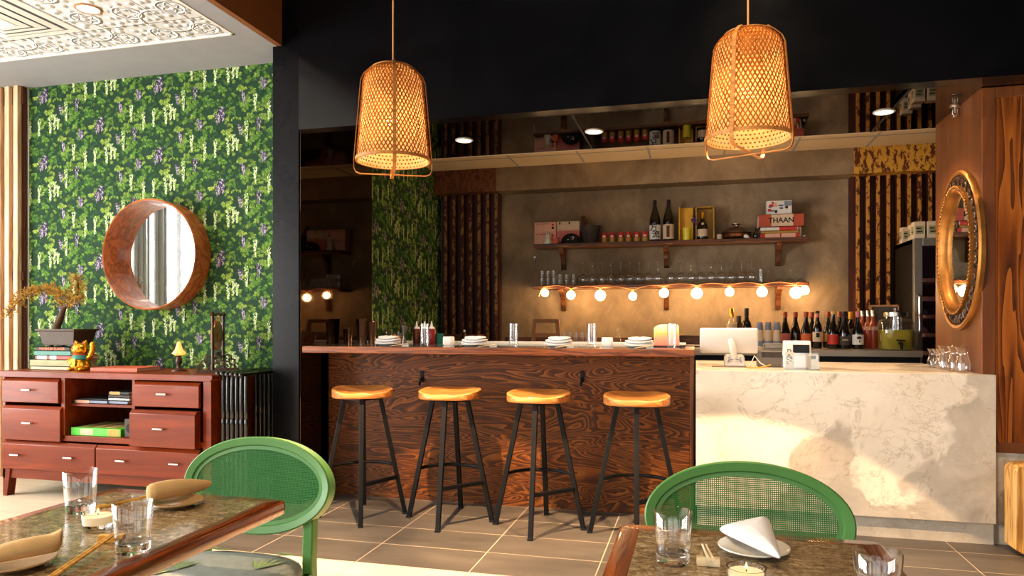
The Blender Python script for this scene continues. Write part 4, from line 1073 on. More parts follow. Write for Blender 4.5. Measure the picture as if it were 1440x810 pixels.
# things inside the sideboard
g1 = 'books on the sideboard shelf'
zq = .651
xA = -3.99; xB = XA(176, 4.05)
book('large grey and red book lying on the sideboard shelf', xA, 4.1, zq, .27, .26, .022, M['greyblue'], 0, g1, spine=(M['palepink'], [(.05, .45)]))
book('thin black book on top of the large grey one on the shelf', xA + .01, 4.1, zq + .022, .22, .23, .012, M['ink'], 0, g1)
book('grey patterned book, lowest of the four in the right shelf pile', xB - .0, 4.1, zq, .17, .24, .022, M['greyblue'], 0, g1)
book('white spined book second from the bottom of the right shelf pile', xB + .005, 4.1, zq + .022, .17, .22, .018, M['white_ink'], 0, g1)
book('dark book third from the bottom of the right shelf pile', xB + .005, 4.1, zq + .04, .17, .22, .022, M['stone_dark'], 0, g1)
book('black book with a yellow spine patch, topmost of the right shelf pile', xB + .005, 4.1, zq + .062, .165, .22, .022, M['ink'], 0, g1, spine=(M['ochre'], [(.05, .55)]))
bxg = thing('board_game_box', 'bright green board game box in the lower sideboard compartment', 'box', (-3.918, 4.085, .4375), math.radians(1))
build('lid', MB().box(-.2, .2, -.15, .15, .0, .052), M['bright_green'], bxg, bevel=.002)
pm_ = MB().mat(0).box(-.12, -.02, -.1512, -.149, .006, .046); pm_.mat(1).box(.1, .19, -.1512, -.149, .004, .05)
pm_.mat(0)
for i in range(6): pm_.mat(i % 2).box(-.17 + i * .055, -.13 + i * .055, -.12, .12, .0515, .0528)
build('box_print', pm_, [M['palepink'], M['ochre']], bxg)
bk = thing('speaker_box', 'small dark box beside the green game box in the sideboard', 'box', (-3.645, 4.0, .4375))
build('case', MB().box(-.05, .05, -.05, .05, 0, .12), M['stone_dark'], bk, bevel=.004); build('round_grille', MB().lathe([(0, 0), (.032, 0), (.034, .003), (0, .004)], 20, M=Matrix.Translation((.0, -.05, .06)) @ Matrix.Rotation(PI / 2, 4, 'X')), M['black_metal'], bk)

# round mirror
rm = thing('round_mirror', 'round mirror in a deep walnut hoop on the wisteria wallpaper', 'mirror', (-3.80, YW - .005, 1.692))
Tm = Matrix.Rotation(PI / 2, 4, 'X')
build('hoop', MB().lathe([(.392, .0), (.398, .004), (.400, .165), (.394, .17), (.389, .165), (.386, .03), (.386, 0)], 72, M=Tm), M['leather_wood'], rm, smooth=40)
build('mirror_glass', MB().lathe([(0, .032), (.387, .032)], 72, M=Tm), M['mirror'], rm, recalc=False)
build('back_board', MB().lathe([(0, .006), (.386, .006), (.386, .03), (0, .03)], 72, M=Tm), M['slat_dark'], rm)

# folded tray stands
def tray_stand(label, x, dz):
    t = thing('folding_tray_stand', label, 'tray stand', (x, 3.9, 0), 0, 'black folding tray stands')
    y0, y1 = .0, .44
    for s in (-1, 1):
        xx = s * .0165
        build('top_rail', MB().cyl((xx, y0, .872 + dz), (xx, y1, .872 + dz), .0115, n=10).sphere((xx, y0 - .008, .872 + dz), .0162, 12, 8).sphere((xx, y1 + .008, .872 + dz), .016, 12, 8), M['black_gloss'], t)
        for y in (y0 + .045, y1 - .045):
            r0 = .0125
            prof = [(0, 0), (.010, 0), (.013, .05), (.010, .12), (.0125, .3), (.0143, .325), (.0105, .335), (.0143, .345), (.0125, .37), (.0132, .55), (.0143, .575), (.0105, .585), (.0143, .60), (.0135, .64), (.0125, .86 + dz), (0, .865 + dz)]
            lean = Matrix.Translation((xx * 1.0 - s * .0, y, 0)) @ Matrix.Shear('XY', 4, (0, 0)) if False else Matrix.Translation((xx + s * .002, y, 0)) @ Matrix.Rotation(-s * .002, 4, 'Y')
            build('leg', MB().lathe(prof, 12, M=lean), M['black_gloss'], t, smooth=50)
        build('stretcher', MB().cyl((xx, y0 + .05, .2), (xx, y1 - .05, .2), .009, n=8), M['black_gloss'], t)
    return t
M['black_gloss'] = plain('black lacquer', C(20, 17, 16), .2, var=.15, coat=.4)
tray_stand('black folded tray stand touching the sideboard', -2.912, .006)
tray_stand('middle one of the three black folded tray stands', -2.845, .002)
tray_stand('black folded tray stand next to the black partition', -2.778, .0)

# ------------------------------------------------------------------ tin ceiling fittings
ac = thing('ceiling_diffuser', 'square white four way air diffuser in the tin ceiling', 'vent', (-4.045, 3.37, ZS + .004))
fr = MB(); s = .285
for a, z0, z1, wd in ((.295, -.008, -.002, .05), (.228, -.022, -.014, .045), (.166, -.032, -.024, .045), (.105, -.042, -.034, .045)):
    for k in range(4):
        R_ = Matrix.Rotation(k * PI / 2, 4, 'Z')
        fr.add([R_ @ Vector(p) for p in ((-a, -a, z1), (a, -a, z1), (a - wd, -a + wd, z0), (-a + wd, -a + wd, z0))], [(0, 1, 2, 3)])
build('louvre', fr, M['white_paint'], ac, recalc=False, smooth=0); build('core', MB().box(-.06, .06, -.06, .06, -.045, -.038), M['white_paint'], ac, bevel=.003)
build('plenum', MB().box(-.28, .28, -.28, .28, -.003, -.001), M['gray_paint'], ac)
def downlight(label, x, y, z, r, trim, group):
    t = thing('downlight', label, 'ceiling light', (x, y, z), 0, group)
    build('trim_ring', MB().lathe([(r * .8, -.001), (r, -.001), (r, -.004), (r * .84, -.008), (r * .8, -.006), (r * .8, -.001)], 28), trim, t)
    build('lens', MB().lathe([(0, -.003), (r * .82, -.003), (r * .82, -.0015), (0, -.0015)], 28), M['lamp_disc'], t)
    return t
q = GP(124, 13, ZS); downlight('recessed downlight in the white tin ceiling near the diffuser', q[0], q[1], ZS + .004, .075, M['rattan'], 'tin ceiling downlights')
downlight('recessed downlight in the tin ceiling nearer the street windows', q[0] - .2, q[1] - 2.4, ZS + .004, .075, M['rattan'], 'tin ceiling downlights')
DL = [(-1.565, 'above the metal shakers'), (-.655, 'between the two pendants'), (.22, 'behind the right pendant'), (1.10, 'nearest the wood column')]
for x, w_ in DL: downlight('recessed downlight in the smoked mirror ceiling ' + w_, x, 4.72, ZM, .062, M['white_paint'], 'mirror ceiling downlights')
sp = thing('sprinkler_head', 'small chrome sprinkler head under the mirror ceiling by the wood column', 'sprinkler', (XA(1343, 4.7), 4.7, ZM - .001))
build('escutcheon', MB().lathe([(0, 0), (.03, 0), (.026, -.008), (0, -.01)], 18), M['steel'], sp); build('frame', MB().cyl((0, 0, -.008), (0, 0, -.04), .007, n=8).tube([(-.012, 0, -.02), (-.014, 0, -.045), (0, 0, -.06), (.014, 0, -.045), (.012, 0, -.02)], .0025, 6), M['steel'], sp); build('deflector', MB().lathe([(0, -.062), (.02, -.062), (.02, -.064), (0, -.064)], 14), M['steel'], sp)
lpn = thing('light_panel', 'slim lit light fitting on the cream ceiling by the wood column', 'ceiling light', (1.52, 5.75, ZC))
build('housing', MB().box(-.09, .28, -.05, .05, -.02, 0), M['white_paint'], lpn, bevel=.003); build('diffuser', MB().box(-.08, .27, -.042, .042, -.024, -.0205), emission('panel light', C(255, 226, 190), 3), lpn)
# ------------------------------------------------------------------ on the bar
def highball(label, x, y, z, r=.030, h=.15, group=None):
    mb = MB().lathe([(0, 0), (r * .92, 0), (r * .95, .004), (r, h), (r - .0015, h), (r * .93 - .002, .02), (0, .016)], 22)
    return tag(build('highball_glass', mb, M['glass'], loc=(x, y, z), smooth=60), label, 'glass', group)
zb = ZB + .0005
PL = [545, 667, 785, 898]; GL = [597, 722, 832, 945]
for i, (p, q) in enumerate(zip(PL, GL)):
    x = XA(p, 4.5)
    plate('white side plate at the %s place setting from the left on the bar' % ORD[i], x, 4.5, .088, M['ceramic'], zb, 'white plates along the bar')
    o = Vector((x, 4.5, zb + .011)); rings = []
    for (px0, py0, s, z0, z1) in ((0, 0, 1.0, .0, .016), (.004, .004, .86, .015, .029)):
        pass
    mb = MB()
    for s, z0, dx in ((1.0, .002, 0), (.96, .018, .004), (.8, .034, .008)):
        rr = []
        for zz, k_ in ((z0, .86), (z0 + .003, 1.0), (z0 + .009, 1.0), (z0 + .013, .8), (z0 + .016, .2)):
            rr.append([(dx + .092 * s * k_ * math.cos(2 * PI * k / 24), .058 * s * k_ * math.sin(2 * PI * k / 24), zz + .007 * (math.cos(2 * PI * k / 24)) ** 2 + .004 * math.sin(2 * PI * k / 24)) for k in range(24)])
        mb.loft(rr)
    tag(build('napkin', mb, M['napkin_white'], loc=o, smooth=60), 'folded white napkin on the %s plate from the left on the bar' % ORD[i], 'napkin', 'napkins along the bar')
    highball('clear highball glass at the %s place setting from the left on the bar' % ORD[i], XA(q, 4.42), 4.42, zb, group='highball glasses along the bar')
    xc = XA(q, 4.35) - .13
    chop_rest('white chopstick rest at the %s place setting from the left on the bar' % ORD[i], xc, 4.34, 0, M['ceramic'], zb, .045, .007)
    for u in (0, 1): chop('%s white chopstick of the %s pair from the left on the bar' % (('front', 'back')[u], ORD[i]), (xc + .02 - u * .01, 4.345 + u * .012, zb + .0165), (xc - .075 - u * .01, 4.27 + u * .012, zb + .004), M['kraft'])
for px, lb in ((631, 'white cube candle holder between the first two plates on the bar'), (854, 'white cube candle holder between the third and fourth plates on the bar')):
    t = thing('candle_holder', lb, 'candle', (XA(px, 4.6), 4.6, zb), 0, 'white candle holders on the bar')
    build('cup', MB().loft([[(s * c_[0], s * c_[1], z) for c_ in [(math.copysign(abs(math.cos(a)) ** .5, math.cos(a)), math.copysign(abs(math.sin(a)) ** .5, math.sin(a))) for a in [2 * PI * k / 28 for k in range(28)]]] for s, z in ((.026, 0), (.034, .006), (.036, .03), (.034, .056), (.031, .06), (.029, .056), (.029, .03))]), plain('frosted white glass', C(240, 226, 214), .4, estr=.35, emit=C(255, 225, 200)), t, smooth=60)
# glowing curved lamp
t = thing('salt_lamp', 'glowing pink and yellow slab lamp with a curved top on the bar', 'lamp', (XA(938, 4.72), 4.72, zb))
pr = [(-.082, 0), (-.082, .115)] + [(-.082 + .07 * (1 - math.cos(a)), .115 + .03 * math.sin(a)) for a in [k * PI / 12 for k in range(1, 7)]] + [(.06, .147), (.074, .135), (.078, .02), (.078, 0)]
k = NT('glowing salt slab'); sep = k.n('ShaderNodeSeparateXYZ'); k.l(k.coord(), sep.inputs[0])
f = k.math('ADD', k.math('DIVIDE', sep.outputs[2], .15), k.math('MULTIPLY', k.noise(k.coord(), 18, 3), .25))
colr = k.ramp(f, [(.1, C(238, 120, 96)), (.45, C(248, 150, 110)), (.7, C(252, 186, 92)), (1.0, C(255, 226, 170))])
k.bsdf(colr, .5, emit=colr, estr=.75)
build('slab', MB().prism(pr, -.03, .03, 'Y'), k.m, t, bevel=.006); build('base', MB().box(-.09, .10, -.045, .045, -.0, .008), M['black_plastic'], t)
tag(build('serving_tray', MB().box(-.11, .11, -.05, .05, 0, .008), M['dark_steel'], loc=(XA(972, 4.8), 4.83, zb), bevel=.002), 'thin dark tray behind the glowing slab lamp', 'tray')
# shakers and condiments at the left end
def shaker(label, x, y, z, r, h, mat):
    mb = MB().lathe([(0, 0), (r * .72, 0), (r * .74, .004), (r, h - .004), (r + .0015, h - .002), (r, h), (r - .002, h - .002), (r * .72, .01), (0, .008)], 22)
    return tag(build('cocktail_shaker', mb, mat, loc=(x, y, z), smooth=50), label, 'shaker', 'metal cocktail shakers')
ys = 4.86
for px, r, h, m_, lb in ((491, .026, .115, 'copper_steel', 'small copper toned shaker tin, leftmost of the three at the mirror panel'), (508, .040, .185, 'copper_steel', 'tallest shiny shaker tin beside the mirror panel'), (519, .036, .165, 'copper_steel', 'tan toned shaker tin at the edge of the wisteria strip')):
    shaker(lb, XA(px, ys) , ys + (.05 if px == 519 else 0), zb, r, h, M[m_])
t = thing('glass_bowl', 'glass bowl of citrus slices on the bar by the shakers', 'bowl', (XA(556, 4.9), 4.9, zb))
build('bowl', MB().lathe([(0, 0), (.05, 0), (.062, .03), (.075, .085), (.0725, .085), (.059, .03), (.047, .006), (0, .005)], 26), M['glass'], t, smooth=60)
r = random.Random(2)
for i in range(6):
    o = tag(build('citrus_slice', MB().lathe([(0, 0), (.024, 0), (.026, .004), (.024, .008), (0, .008)], 16, M=Matrix.Rotation(r.uniform(.3, 1.2), 4, 'X') @ Matrix.Rotation(r.uniform(0, 3), 4, 'Y')), M['orange_fruit'], loc=(t.location.x + r.uniform(-.028, .028), 4.9 + r.uniform(-.026, .026), zb + .026 + .009 * (i // 2)), smooth=40), 'orange citrus slice in the glass bowl, %s from the bottom' % ORD[i], 'fruit', 'citrus slices in the glass bowl')
t2 = thing('jigger', 'double ended steel jigger beside the citrus bowl', 'jigger', (XA(568, 4.84), 4.84, zb))
build('cup', MB().lathe([(0, 0.0), (.022, 0), (.008, .055), (.009, .06), (.026, .135), (.0245, .135), (.007, .064), (0, .064)], 20), M['steel'], t2, smooth=50)
for i in range(3):
    p_ = Vector((t.location.x + .02 - i * .03, 4.9, zb + .02)); e = Vector((t.location.x + .09 - i * .01, 4.9 + .02 * i, zb + .118 - i * .008))
    tag(build('bar_spoon', MB().tube([p_ * 1, p_.lerp(e, .5), e], .0028, 6).sphere(e, .009, 8, 6, (1.3, .8, .5)), M['steel']), 'steel spoon leaning in the citrus bowl, %s of three' % ORD[i], 'spoon', 'spoons in the citrus bowl')
M['dark_syrup'] = plain('brown syrup', C(96, 42, 26), .3); M['red_syrup'] = plain('red syrup', C(132, 30, 28), .3)
for px, m_, lb in ((586, M['dark_syrup'], 'brownish squeeze bottle with white tip, leftmost of three on the bar'), (597, M['dark_syrup'], 'squeeze bottle with white tip behind the first highball glass'), (607, M['red_syrup'], 'red squeeze bottle with white tip beside the first highball glass')):
    t = thing('squeeze_bottle', lb, 'bottle', (XA(px, 4.97), 4.97, zb), 0, 'squeeze bottles on the bar')
    build('body', MB().lathe([(0, 0), (.026, 0), (.028, .004), (.028, .095), (.022, .11), (0, .11)], 18), m_, t, smooth=50)
    build('nozzle', MB().lathe([(.024, .11), (.022, .122), (.010, .126), (.004, .165), (0, .166)], 16), M['white_plastic'], t, smooth=50)
tag(build('green_cup', MB().lathe([(0, 0), (.03, 0), (.036, .075), (.0345, .075), (.028, .004), (0, .004)], 20), M['teal'], loc=(XA(617, 5.02), 5.02, zb), smooth=50), 'small green cup right of the squeeze bottles', 'cup')

# ------------------------------------------------------------------ wall shelves
YSF = 6.64; shd = YB - YSF
ZU = 1.953; ZL = 1.556
x0s, x1s = XA(750, YSF), XA(1138, YSF)
def wall_shelf(label, z):
    t = thing('wall_shelf', label, 'shelf', (0, YB, z), 0, 'brown shelves on the concrete wall')
    build('board', MB().box(x0s, x1s, -shd, 0, -.032, 0), M['shelf_wood'], t, bevel=.004)
    for px in (788, 936, 1097):
        x = XA(px, YSF + .06)
        pr = [(0, -.033), (-.19, -.033), (-.19, -.052), (-.165, -.07), (-.12, -.085), (-.075, -.115), (-.055, -.16), (-.05, -.21), (-.03, -.235), (0, -.235)]
        build('bracket', MB().prism(pr, x - .022, x + .022, 'X'), M['shelf_wood'], t, bevel=.003)
    return t
wall_shelf('upper brown wall shelf holding sake bottles and cookbooks', ZU); wall_shelf('lower brown wall shelf holding rows of glasses', ZL)
yu = 6.74; zu = ZU + .0005
def carton(label, px0, px1, z, h, mat, y=6.80, d=.12, prints=()):
    xa, xb = XA(px0, y - d / 2), XA(px1, y - d / 2)
    t = thing('carton', label, 'box', ((xa + xb) / 2, y, z), 0, 'cartons stacked on the upper shelf'); w_ = (xb - xa) / 2
    build('box', MB().box(-w_, w_, -d / 2, d / 2, 0, h), mat, t, bevel=.002)
    for m_, a, b, c_, d_ in prints:
        build('print', MB().box(-w_ + a * 2 * w_, -w_ + b * 2 * w_, -d / 2 - .0012, -d / 2, c_ * h, d_ * h), m_, t)
    return t
hc = .128
ink3 = [(M['red'], .8, .9, .6, .8), (M['ink'], .8, .9, .25, .5), (M['red'], .06, .14, .8, .86), (M['red'], .2, .66, .8, .84)]
carton('cream carton with red stamps, lower left of the four on the upper shelf', 751.5, 782, zu, hc, M['palepink'], prints=ink3)
carton('cream carton with red stamps, upper left of the four on the upper shelf', 751.5, 782, zu + hc, hc * .72, M['palepink'], prints=ink3)
carton('pink carton, lower right of the four on the upper shelf', 783, 815, zu, hc, M['pink'], prints=[(M['red'], .1, .3, .1, .2), (M['white_ink'], .2, .9, .02, .3)])
carton('pale carton on top of the pink one on the upper shelf', 783, 815, zu + hc, hc * .72, M['kraft'], prints=[(M['ink'], .1, .16, .7, .95), (M['ink'], .52, .58, .7, .95), (M['pink'], .05, .95, .05, .12)])
t = thing('rabbit_figurine', 'small white rabbit shaped figurine in front of the cartons', 'figurine', (XA(770, 6.69), 6.69, zu))
build('body', MB().lathe([(0, 0), (.036, 0), (.038, .02), (.03, .045), (.02, .058), (.024, .075), (.017, .095), (0, .1)], 16).sphere((-.010, 0, .11), .008, 8, 6, (.8, .6, 2.2)).sphere((.010, 0, .11), .008, 8, 6, (.8, .6, 2.2)).sphere((.036, 0, .02), .014, 8, 6), M['ceramic'], t, smooth=60)
tag(build('small_box', MB().box(-.025, .025, -.02, .02, 0, .062), M['orange'], loc=(XA(781, 6.69), 6.69, zu), bevel=.002), 'small reddish box right of the rabbit figurine', 'box')
t = thing('cap', 'black cap with white emblem beside the mortar on the upper shelf', 'cap', (XA(803, 6.69), 6.691, zu))
dm = MB(); rows = []
for j in range(8):
    u = j / 7 * PI / 2; rows.append([(.1 * math.cos(u) * math.cos(2 * PI * k / 28), .046 * math.cos(u) * math.sin(2 * PI * k / 28), .098 * math.sin(u) ** .9) for k in range(28)])
dm.loft(rows); build('crown', dm, M['black_cloth'], t, smooth=60)
build('visor', MB().loft([[(.115 * math.cos(a), -.03 - .022 * math.sin(a) ** 1, z) for a in [PI * k / 12 for k in range(13)]] for z in (.002, .008)]), M['black_cloth'], t)
lg = MB()
for a0, b0, a1, b1 in ((-.03, .03, -.01, .05), (-.01, .05, .005, .03), (-.018, .03, .0, .06), (0, .06, .014, .05), (.014, .05, .006, .034), (.006, .034, .026, .038), (.026, .038, .034, .055), (.034, .055, .022, .064), (.022, .064, .016, .045)): lg.tube([(a0, -.048 + b0 * .22, b0), (a1, -.048 + b1 * .22, b1)], .0028, 6)
build('emblem', lg, M['white_ink'], t)
t = thing('mortar', 'dark stone mortar on the upper shelf', 'mortar', (XA(830, 6.75), 6.75, zu))
build('bowl', MB().lathe([(0, 0), (.058, 0), (.06, .012), (.066, .02), (.1, .15), (.104, .166), (.097, .168), (.088, .15), (.05, .03), (0, .022)], 28), M['stone_dark'], t, smooth=40)
a = Vector(t.location); tag(build('pestle', MB().tube([(a.x + .018, 6.76, zu + .05), (a.x - .02, 6.77, zu + .15), (a.x - .075, 6.80, zu + .262), (a.x - .08, 6.802, zu + .272)], [.012, .014, .021, .017], 12), M['shelf_wood'], smooth=60), 'brown wooden pestle leaning in the mortar', 'pestle')
CANS = [850, 861, 873, 884, 895.5, 907]
for i, px in enumerate(CANS):
    t = thing('drink_can', 'small red can, %s from the mortar on the upper shelf' % ORD[i], 'can', (XA(px, 6.72), 6.72, zu), 0, 'red cans on the upper shelf'); r_ = .0275
    build('body', MB().lathe([(0, 0), (.025, 0), (r_, .006), (r_, .045)], 18), M['ochre'], t, smooth=50); build('upper_band', MB().lathe([(r_, .045), (r_ + .0004, .046), (r_ + .0004, .085), (r_, .09), (.024, .097), (0, .095)], 18), M['red'], t, smooth=50)
    build('label_print', MB().box(-.013, .013, -r_ - .001, -r_ + .004, .05, .066), M['white_ink'], t)
def bottle(name, label, x, y, z, prof, glass, lab=None, labz=None, cap=None, capz=None, group=None, n=20, rz=0.0, extra=None):
    """prof: list of (r,z). lab: label material wrapped at labz=(z0,z1)"""
    t = thing(name, label, 'bottle', (x, y, z), rz, group)
    build('glass_body', MB().lathe(prof, n), glass, t, smooth=45)
    R_ = max(p[0] for p in prof)
    if lab: build('paper_label', MB().lathe([(R_ + .0008, labz[0]), (R_ + .0012, labz[0]), (R_ + .0012, labz[1]), (R_ + .0008, labz[1])], n), lab, t, smooth=45)
    if cap:
        ct_ = [p for p in prof if p[1] >= capz]; rr = max(p[0] for p in ct_) + .0015; zt = prof[-1][1] + .002
        build('cap', MB().lathe([(rr, capz), (rr, zt - .003), (rr - .002, zt), (0, zt)], n), cap, t, smooth=45)
    if extra: extra(t, R_)
    return t
def P_wine(h=.30, r=.038): return [(0, 0), (r * .95, 0), (r, .006), (r, h * .52), (r * .86, h * .62), (r * .5, h * .71), (r * .38, h * .78), (r * .37, h * .96), (r * .42, h * .965), (r * .42, h), (0, h)]
def P_burg(h=.30, r=.042): return [(0, 0), (r * .95, 0), (r, .006), (r, h * .38), (r * .93, h * .48), (r * .62, h * .64), (r * .40, h * .75), (r * .36, h * .95), (r * .41, h * .955), (r * .41, h), (0, h)]
def P_sake(h=.385, r=.05): return [(0, 0), (r * .95, 0), (r, .006), (r, h * .50), (r * .93, h * .58), (r * .62, h * .72), (r * .36, h * .84), (r * .3, h * .9), (r * .3, h), (0, h)]
def lab_text(s, size, z, mat, vert=False):
    def f(t, R_):
        T = Matrix.Translation((0, -R_ - .0032, z)) @ Matrix.Rotation(PI / 2, 4, 'X')
        try:
            b = MB()
            if vert:
                for i, ch in enumerate(s): b.text(ch, size, Matrix.Translation((.010 * (i * 2 - 1), 0, -(i - (len(s) - 1) / 2) * size * .9)) @ T, .0012, bold=.0012)
            else: b.text(s, size, T, .0012)
            build('lettering', b, mat, t, recalc=False, smooth=0)
        except Exception: pass
    return f
bottle('sake_bottle', 'tall dark sake bottle with white label and brushed characters', XA(921, 6.74), 6.74, zu, P_sake(), M['wine_dark'], M['white_ink'], (.02, .155), M['ink'], .34, 'sake bottles on the upper shelf', extra=lab_text('万流', .07, .092, M['ink'], True))
bottle('sake_bottle', 'tall dark sake bottle with tan label, right of the white labelled one', XA(940, 6.74), 6.74, zu, P_sake(), M['wine_dark'], M['kraft'], (.02, .155), M['ink'], .34, 'sake bottles on the upper shelf', extra=lambda t, R_: build('label_print', MB().box(-.016, .012, -R_ - .003, -R_ + .004, .035, .14), M['slat_dark'], t))
# yellow gift box with bottle
t = thing('gift_box', 'open yellow gift box standing behind the cognac bottle', 'box', (XA(978, 6.76), 6.78, zu))
build('lid', MB().box(-.15, -.02, .02, .05, 0, .315).box(-.15, -.138, -.03, .05, 0, .315), M['yellow'], t, bevel=.002)
build('tray', MB().box(.0, .165, .06, .07, 0, .31).box(.0, .012, -.055, .07, 0, .31).box(.155, .167, -.055, .07, 0, .31).box(.0, .165, -.055, .07, 0, .012).box(.0, .165, -.055, .07, .298, .31), M['ochre'], t, bevel=.002)
def P_cognac(h=.25): return [(0, 0), (.045, 0), (.047, .006), (.047, .11), (.04, .135), (.02, .165), (.0145, .185), (.0145, .235), (.017, .237), (.017, h), (0, h)]
bottle('cognac_bottle', 'dark squat bottle with tan label standing in the yellow box', XA(988, 6.72), 6.755, zu + .0125, P_cognac(), M['wine_dark'], M['kraft'], (.025, .09), M['gold'], .19, extra=lambda t, R_: build('seal', MB().lathe([(0, 0), (.013, 0), (.013, .003), (0, .003)], 14, M=Matrix.Translation((0, -.036, .138)) @ Matrix.Rotation(PI / 2 - .6, 4, 'X')), M['kraft'], t))
tag(build('glass_votive', MB().lathe([(0, 0), (.036, 0), (.038, .11), (.035, .11), (.033, .006), (0, .006)], 20), plain('yellow glass', C(214, 196, 40), .2), loc=(XA(966, 6.68), 6.68, zu), smooth=50), 'yellow votive glass in front of the yellow box', 'glass')
t = thing('flower_sprig', 'purple flower sprig leaning by the cognac box', 'flower', (XA(966, 6.68), 6.68, zu + .0065))
r = random.Random(4)
pe = MB()
for i in range(22):
    c_ = Vector((.06 + r.gauss(0, .014), r.gauss(0, .012), .175 + r.gauss(0, .02))); pe.sphere(c_, .009, 6, 5, (1, .7, .8))
build('petals', pe, M['purple'], t); build('stem', MB().tube([(0, 0, 0), (.012, 0, .09), (.055, 0, .17)], .0025, 6), M['olive'], t)
tag(build('small_jar', MB().lathe([(0, 0), (.02, 0), (.024, .01), (.024, .04), (.018, .05), (0, .05)], 16), M['kraft'], loc=(XA(1012, 6.72), 6.72, zu), smooth=50), 'tiny pale jar left of the bronze pot', 'jar')
t = thing('bronze_pot', 'round bronze lidded pot on the upper shelf', 'pot', (XA(1036, 6.76), 6.76, zu))
build('body', MB().lathe([(0, 0), (.07, 0), (.118, .02), (.125, .045), (.118, .055)], 30), plain('bronze', C(122, 74, 44), .3, .7, var=.2), t, smooth=50)
build('lid', MB().lathe([(.118, .055), (.134, .06), (.13, .068), (.10, .09), (.06, .115), (.03, .12), (0, .121)], 30), plain('aged steel', C(120, 104, 88), .3, .8, var=.2), t, smooth=50)
build('lid_knob', MB().lathe([(.018, .12), (.02, .13), (.046, .137), (.046, .143), (0, .144)], 20), M['copper_steel'], t, smooth=50)
tag(build('seashell', MB().sphere((0, 0, .018), .03, 12, 8, (1, .5, .62), Matrix.Rotation(.5, 4, 'Y')), M['ceramic'], loc=(XA(1050, 6.62), 6.665, zu)), 'white shell in front of the bronze pot', 'shell')
bottle('ink_bottle', 'small dark round bottle right of the bronze pot', XA(1063, 6.72), 6.72, zu, [(0, 0), (.02, 0), (.027, .02), (.025, .045), (.012, .06), (.008, .07), (.008, .092), (0, .094)], M['wine_dark'])
xk = XA(1096, 6.74)
gk = 'cookbooks stacked on the upper shelf'
book('red spined cookbook lying at the bottom of the upper shelf pile', xk - .005, 6.77, zu, .325, .22, .036, M['red'], 0, gk, spine=(M['palepink'], [(.12, .5), (.54, .9)]))
book('yellow cookbook second from the bottom of the upper shelf pile', xk - .01, 6.77, zu + .036, .30, .21, .024, M['ochre'], 0, gk)
book('white and red spined cookbook third from the bottom of the upper shelf pile', xk - .01, 6.77, zu + .060, .31, .21, .034, M['white_ink'], 0, gk, spine=(M['red'], [(.5, .98)]))
t = book('thick red cookbook lettered THAAN in the upper shelf pile', xk + .006, 6.77, zu + .094, .375, .22, .112, plain('brick red cover', C(176, 74, 46), .5), 0, gk, text='THAAN', tcol=M['ink'], tsize=.062)
build('cream_band', MB().box(-.08, .10, -.1112, -.1098, .006, .108), M['kraft'], t)
t = thing('photo_box', 'small colourful printed box on top of the cookbooks', 'box', (xk - .005, 6.75, zu + .2065))
build('box', MB().box(-.105, .105, -.05, .05, 0, .125), M['white_ink'], t, bevel=.002)
pb = MB(); r = random.Random(8)
for i in range(13):
    a, b = r.uniform(-.1, .06), r.uniform(.006, .1); pb.mat(i % 4).box(a, a + r.uniform(.015, .045), -.0508 - i * .00004, -.049, b, b + r.uniform(.008, .024))
pb.mat(4).box(.042, .103, -.0518, -.049, .076, .118)
build('box_print', pb, [M['red'], M['ink'], M['blue'], M['palepink'], M['greyblue']], t)
t = thing('candle_box', 'tall cream box at the right end of the upper shelf', 'box', (XA(1123.5, 6.72), 6.72, zu))
build('box', MB().box(-.018, .018, -.018, .018, 0, .11), M['paper'], t, bevel=.002); build('box_print', MB().box(-.007, .007, -.0186, -.017, .03, .08), M['ochre'], t)
tag(build('small_cup', MB().lathe([(0, 0), (.012, 0), (.014, .02), (.012, .02), (0, .004)], 12), M['ceramic'], loc=(XA(1131, 6.72), 6.72, zu)), 'tiny white cup at the right end of the upper shelf', 'cup')
tag(build('wall_hook', MB().lathe([(0, 0), (.012, 0), (.012, .006), (0, .006)], 12, M=Matrix.Rotation(PI / 2, 4, 'X')).tube([(0, -.006, 0), (0, -.03, -.01), (0, -.032, -.045), (0, -.02, -.06)], .006, 8), M['steel'], loc=(XA(751.5, 6.88), 6.899, ZA(751, 362, 6.88))), 'small wall hook on the concrete left of the shelves', 'hook')

# glasses on the lower shelf
zl = ZL + .0005; ygl = 6.75
def wineglass_src(label, x):
    prof = [(.031, 0), (.040, .03), (.044, .058), (.040, .085), (.024, .105), (.006, .113), (.0042, .125), (.0042, .195), (.010, .203), (.035, .207), (.035, .2085), (0, .2095)]
    inner = [(.0302, 0.0003), (.039, .03), (.043, .058), (.039, .084), (.022, .1035), (0, .108)]
    mb = MB().lathe(list(reversed(inner)) + prof, 18)
    return tag(build('wine_glass', mb, M['glass'], loc=(x, ygl, zl), smooth=70), label, 'glass', 'upside down wine glasses')
src = None
for side, a, b in (('left', 820, 925), ('right', 943.5, 1057)):
    for i in range(9):
        x = XA(a + (b - a) * i / 8, ygl); lb = '%s upside down wine glass %s of the middle bracket, counted from the left' % (ORD[i], side)
        if src is None: src = wineglass_src(lb, x)
        else: dup(src, lb, (x, ygl, zl))
def plain_glass(name, label, x, y, z, r, h, group, mat='glass', n=16):
    mb = MB().lathe([(0, 0), (r * .86, 0), (r * .9, .003), (r, h), (r - .0015, h), (r * .88 - .0015, .008), (0, .007)], n)
    return tag(build(name, mb, M[mat], loc=(x, y, z), smooth=60), label, 'glass', group)
src = None
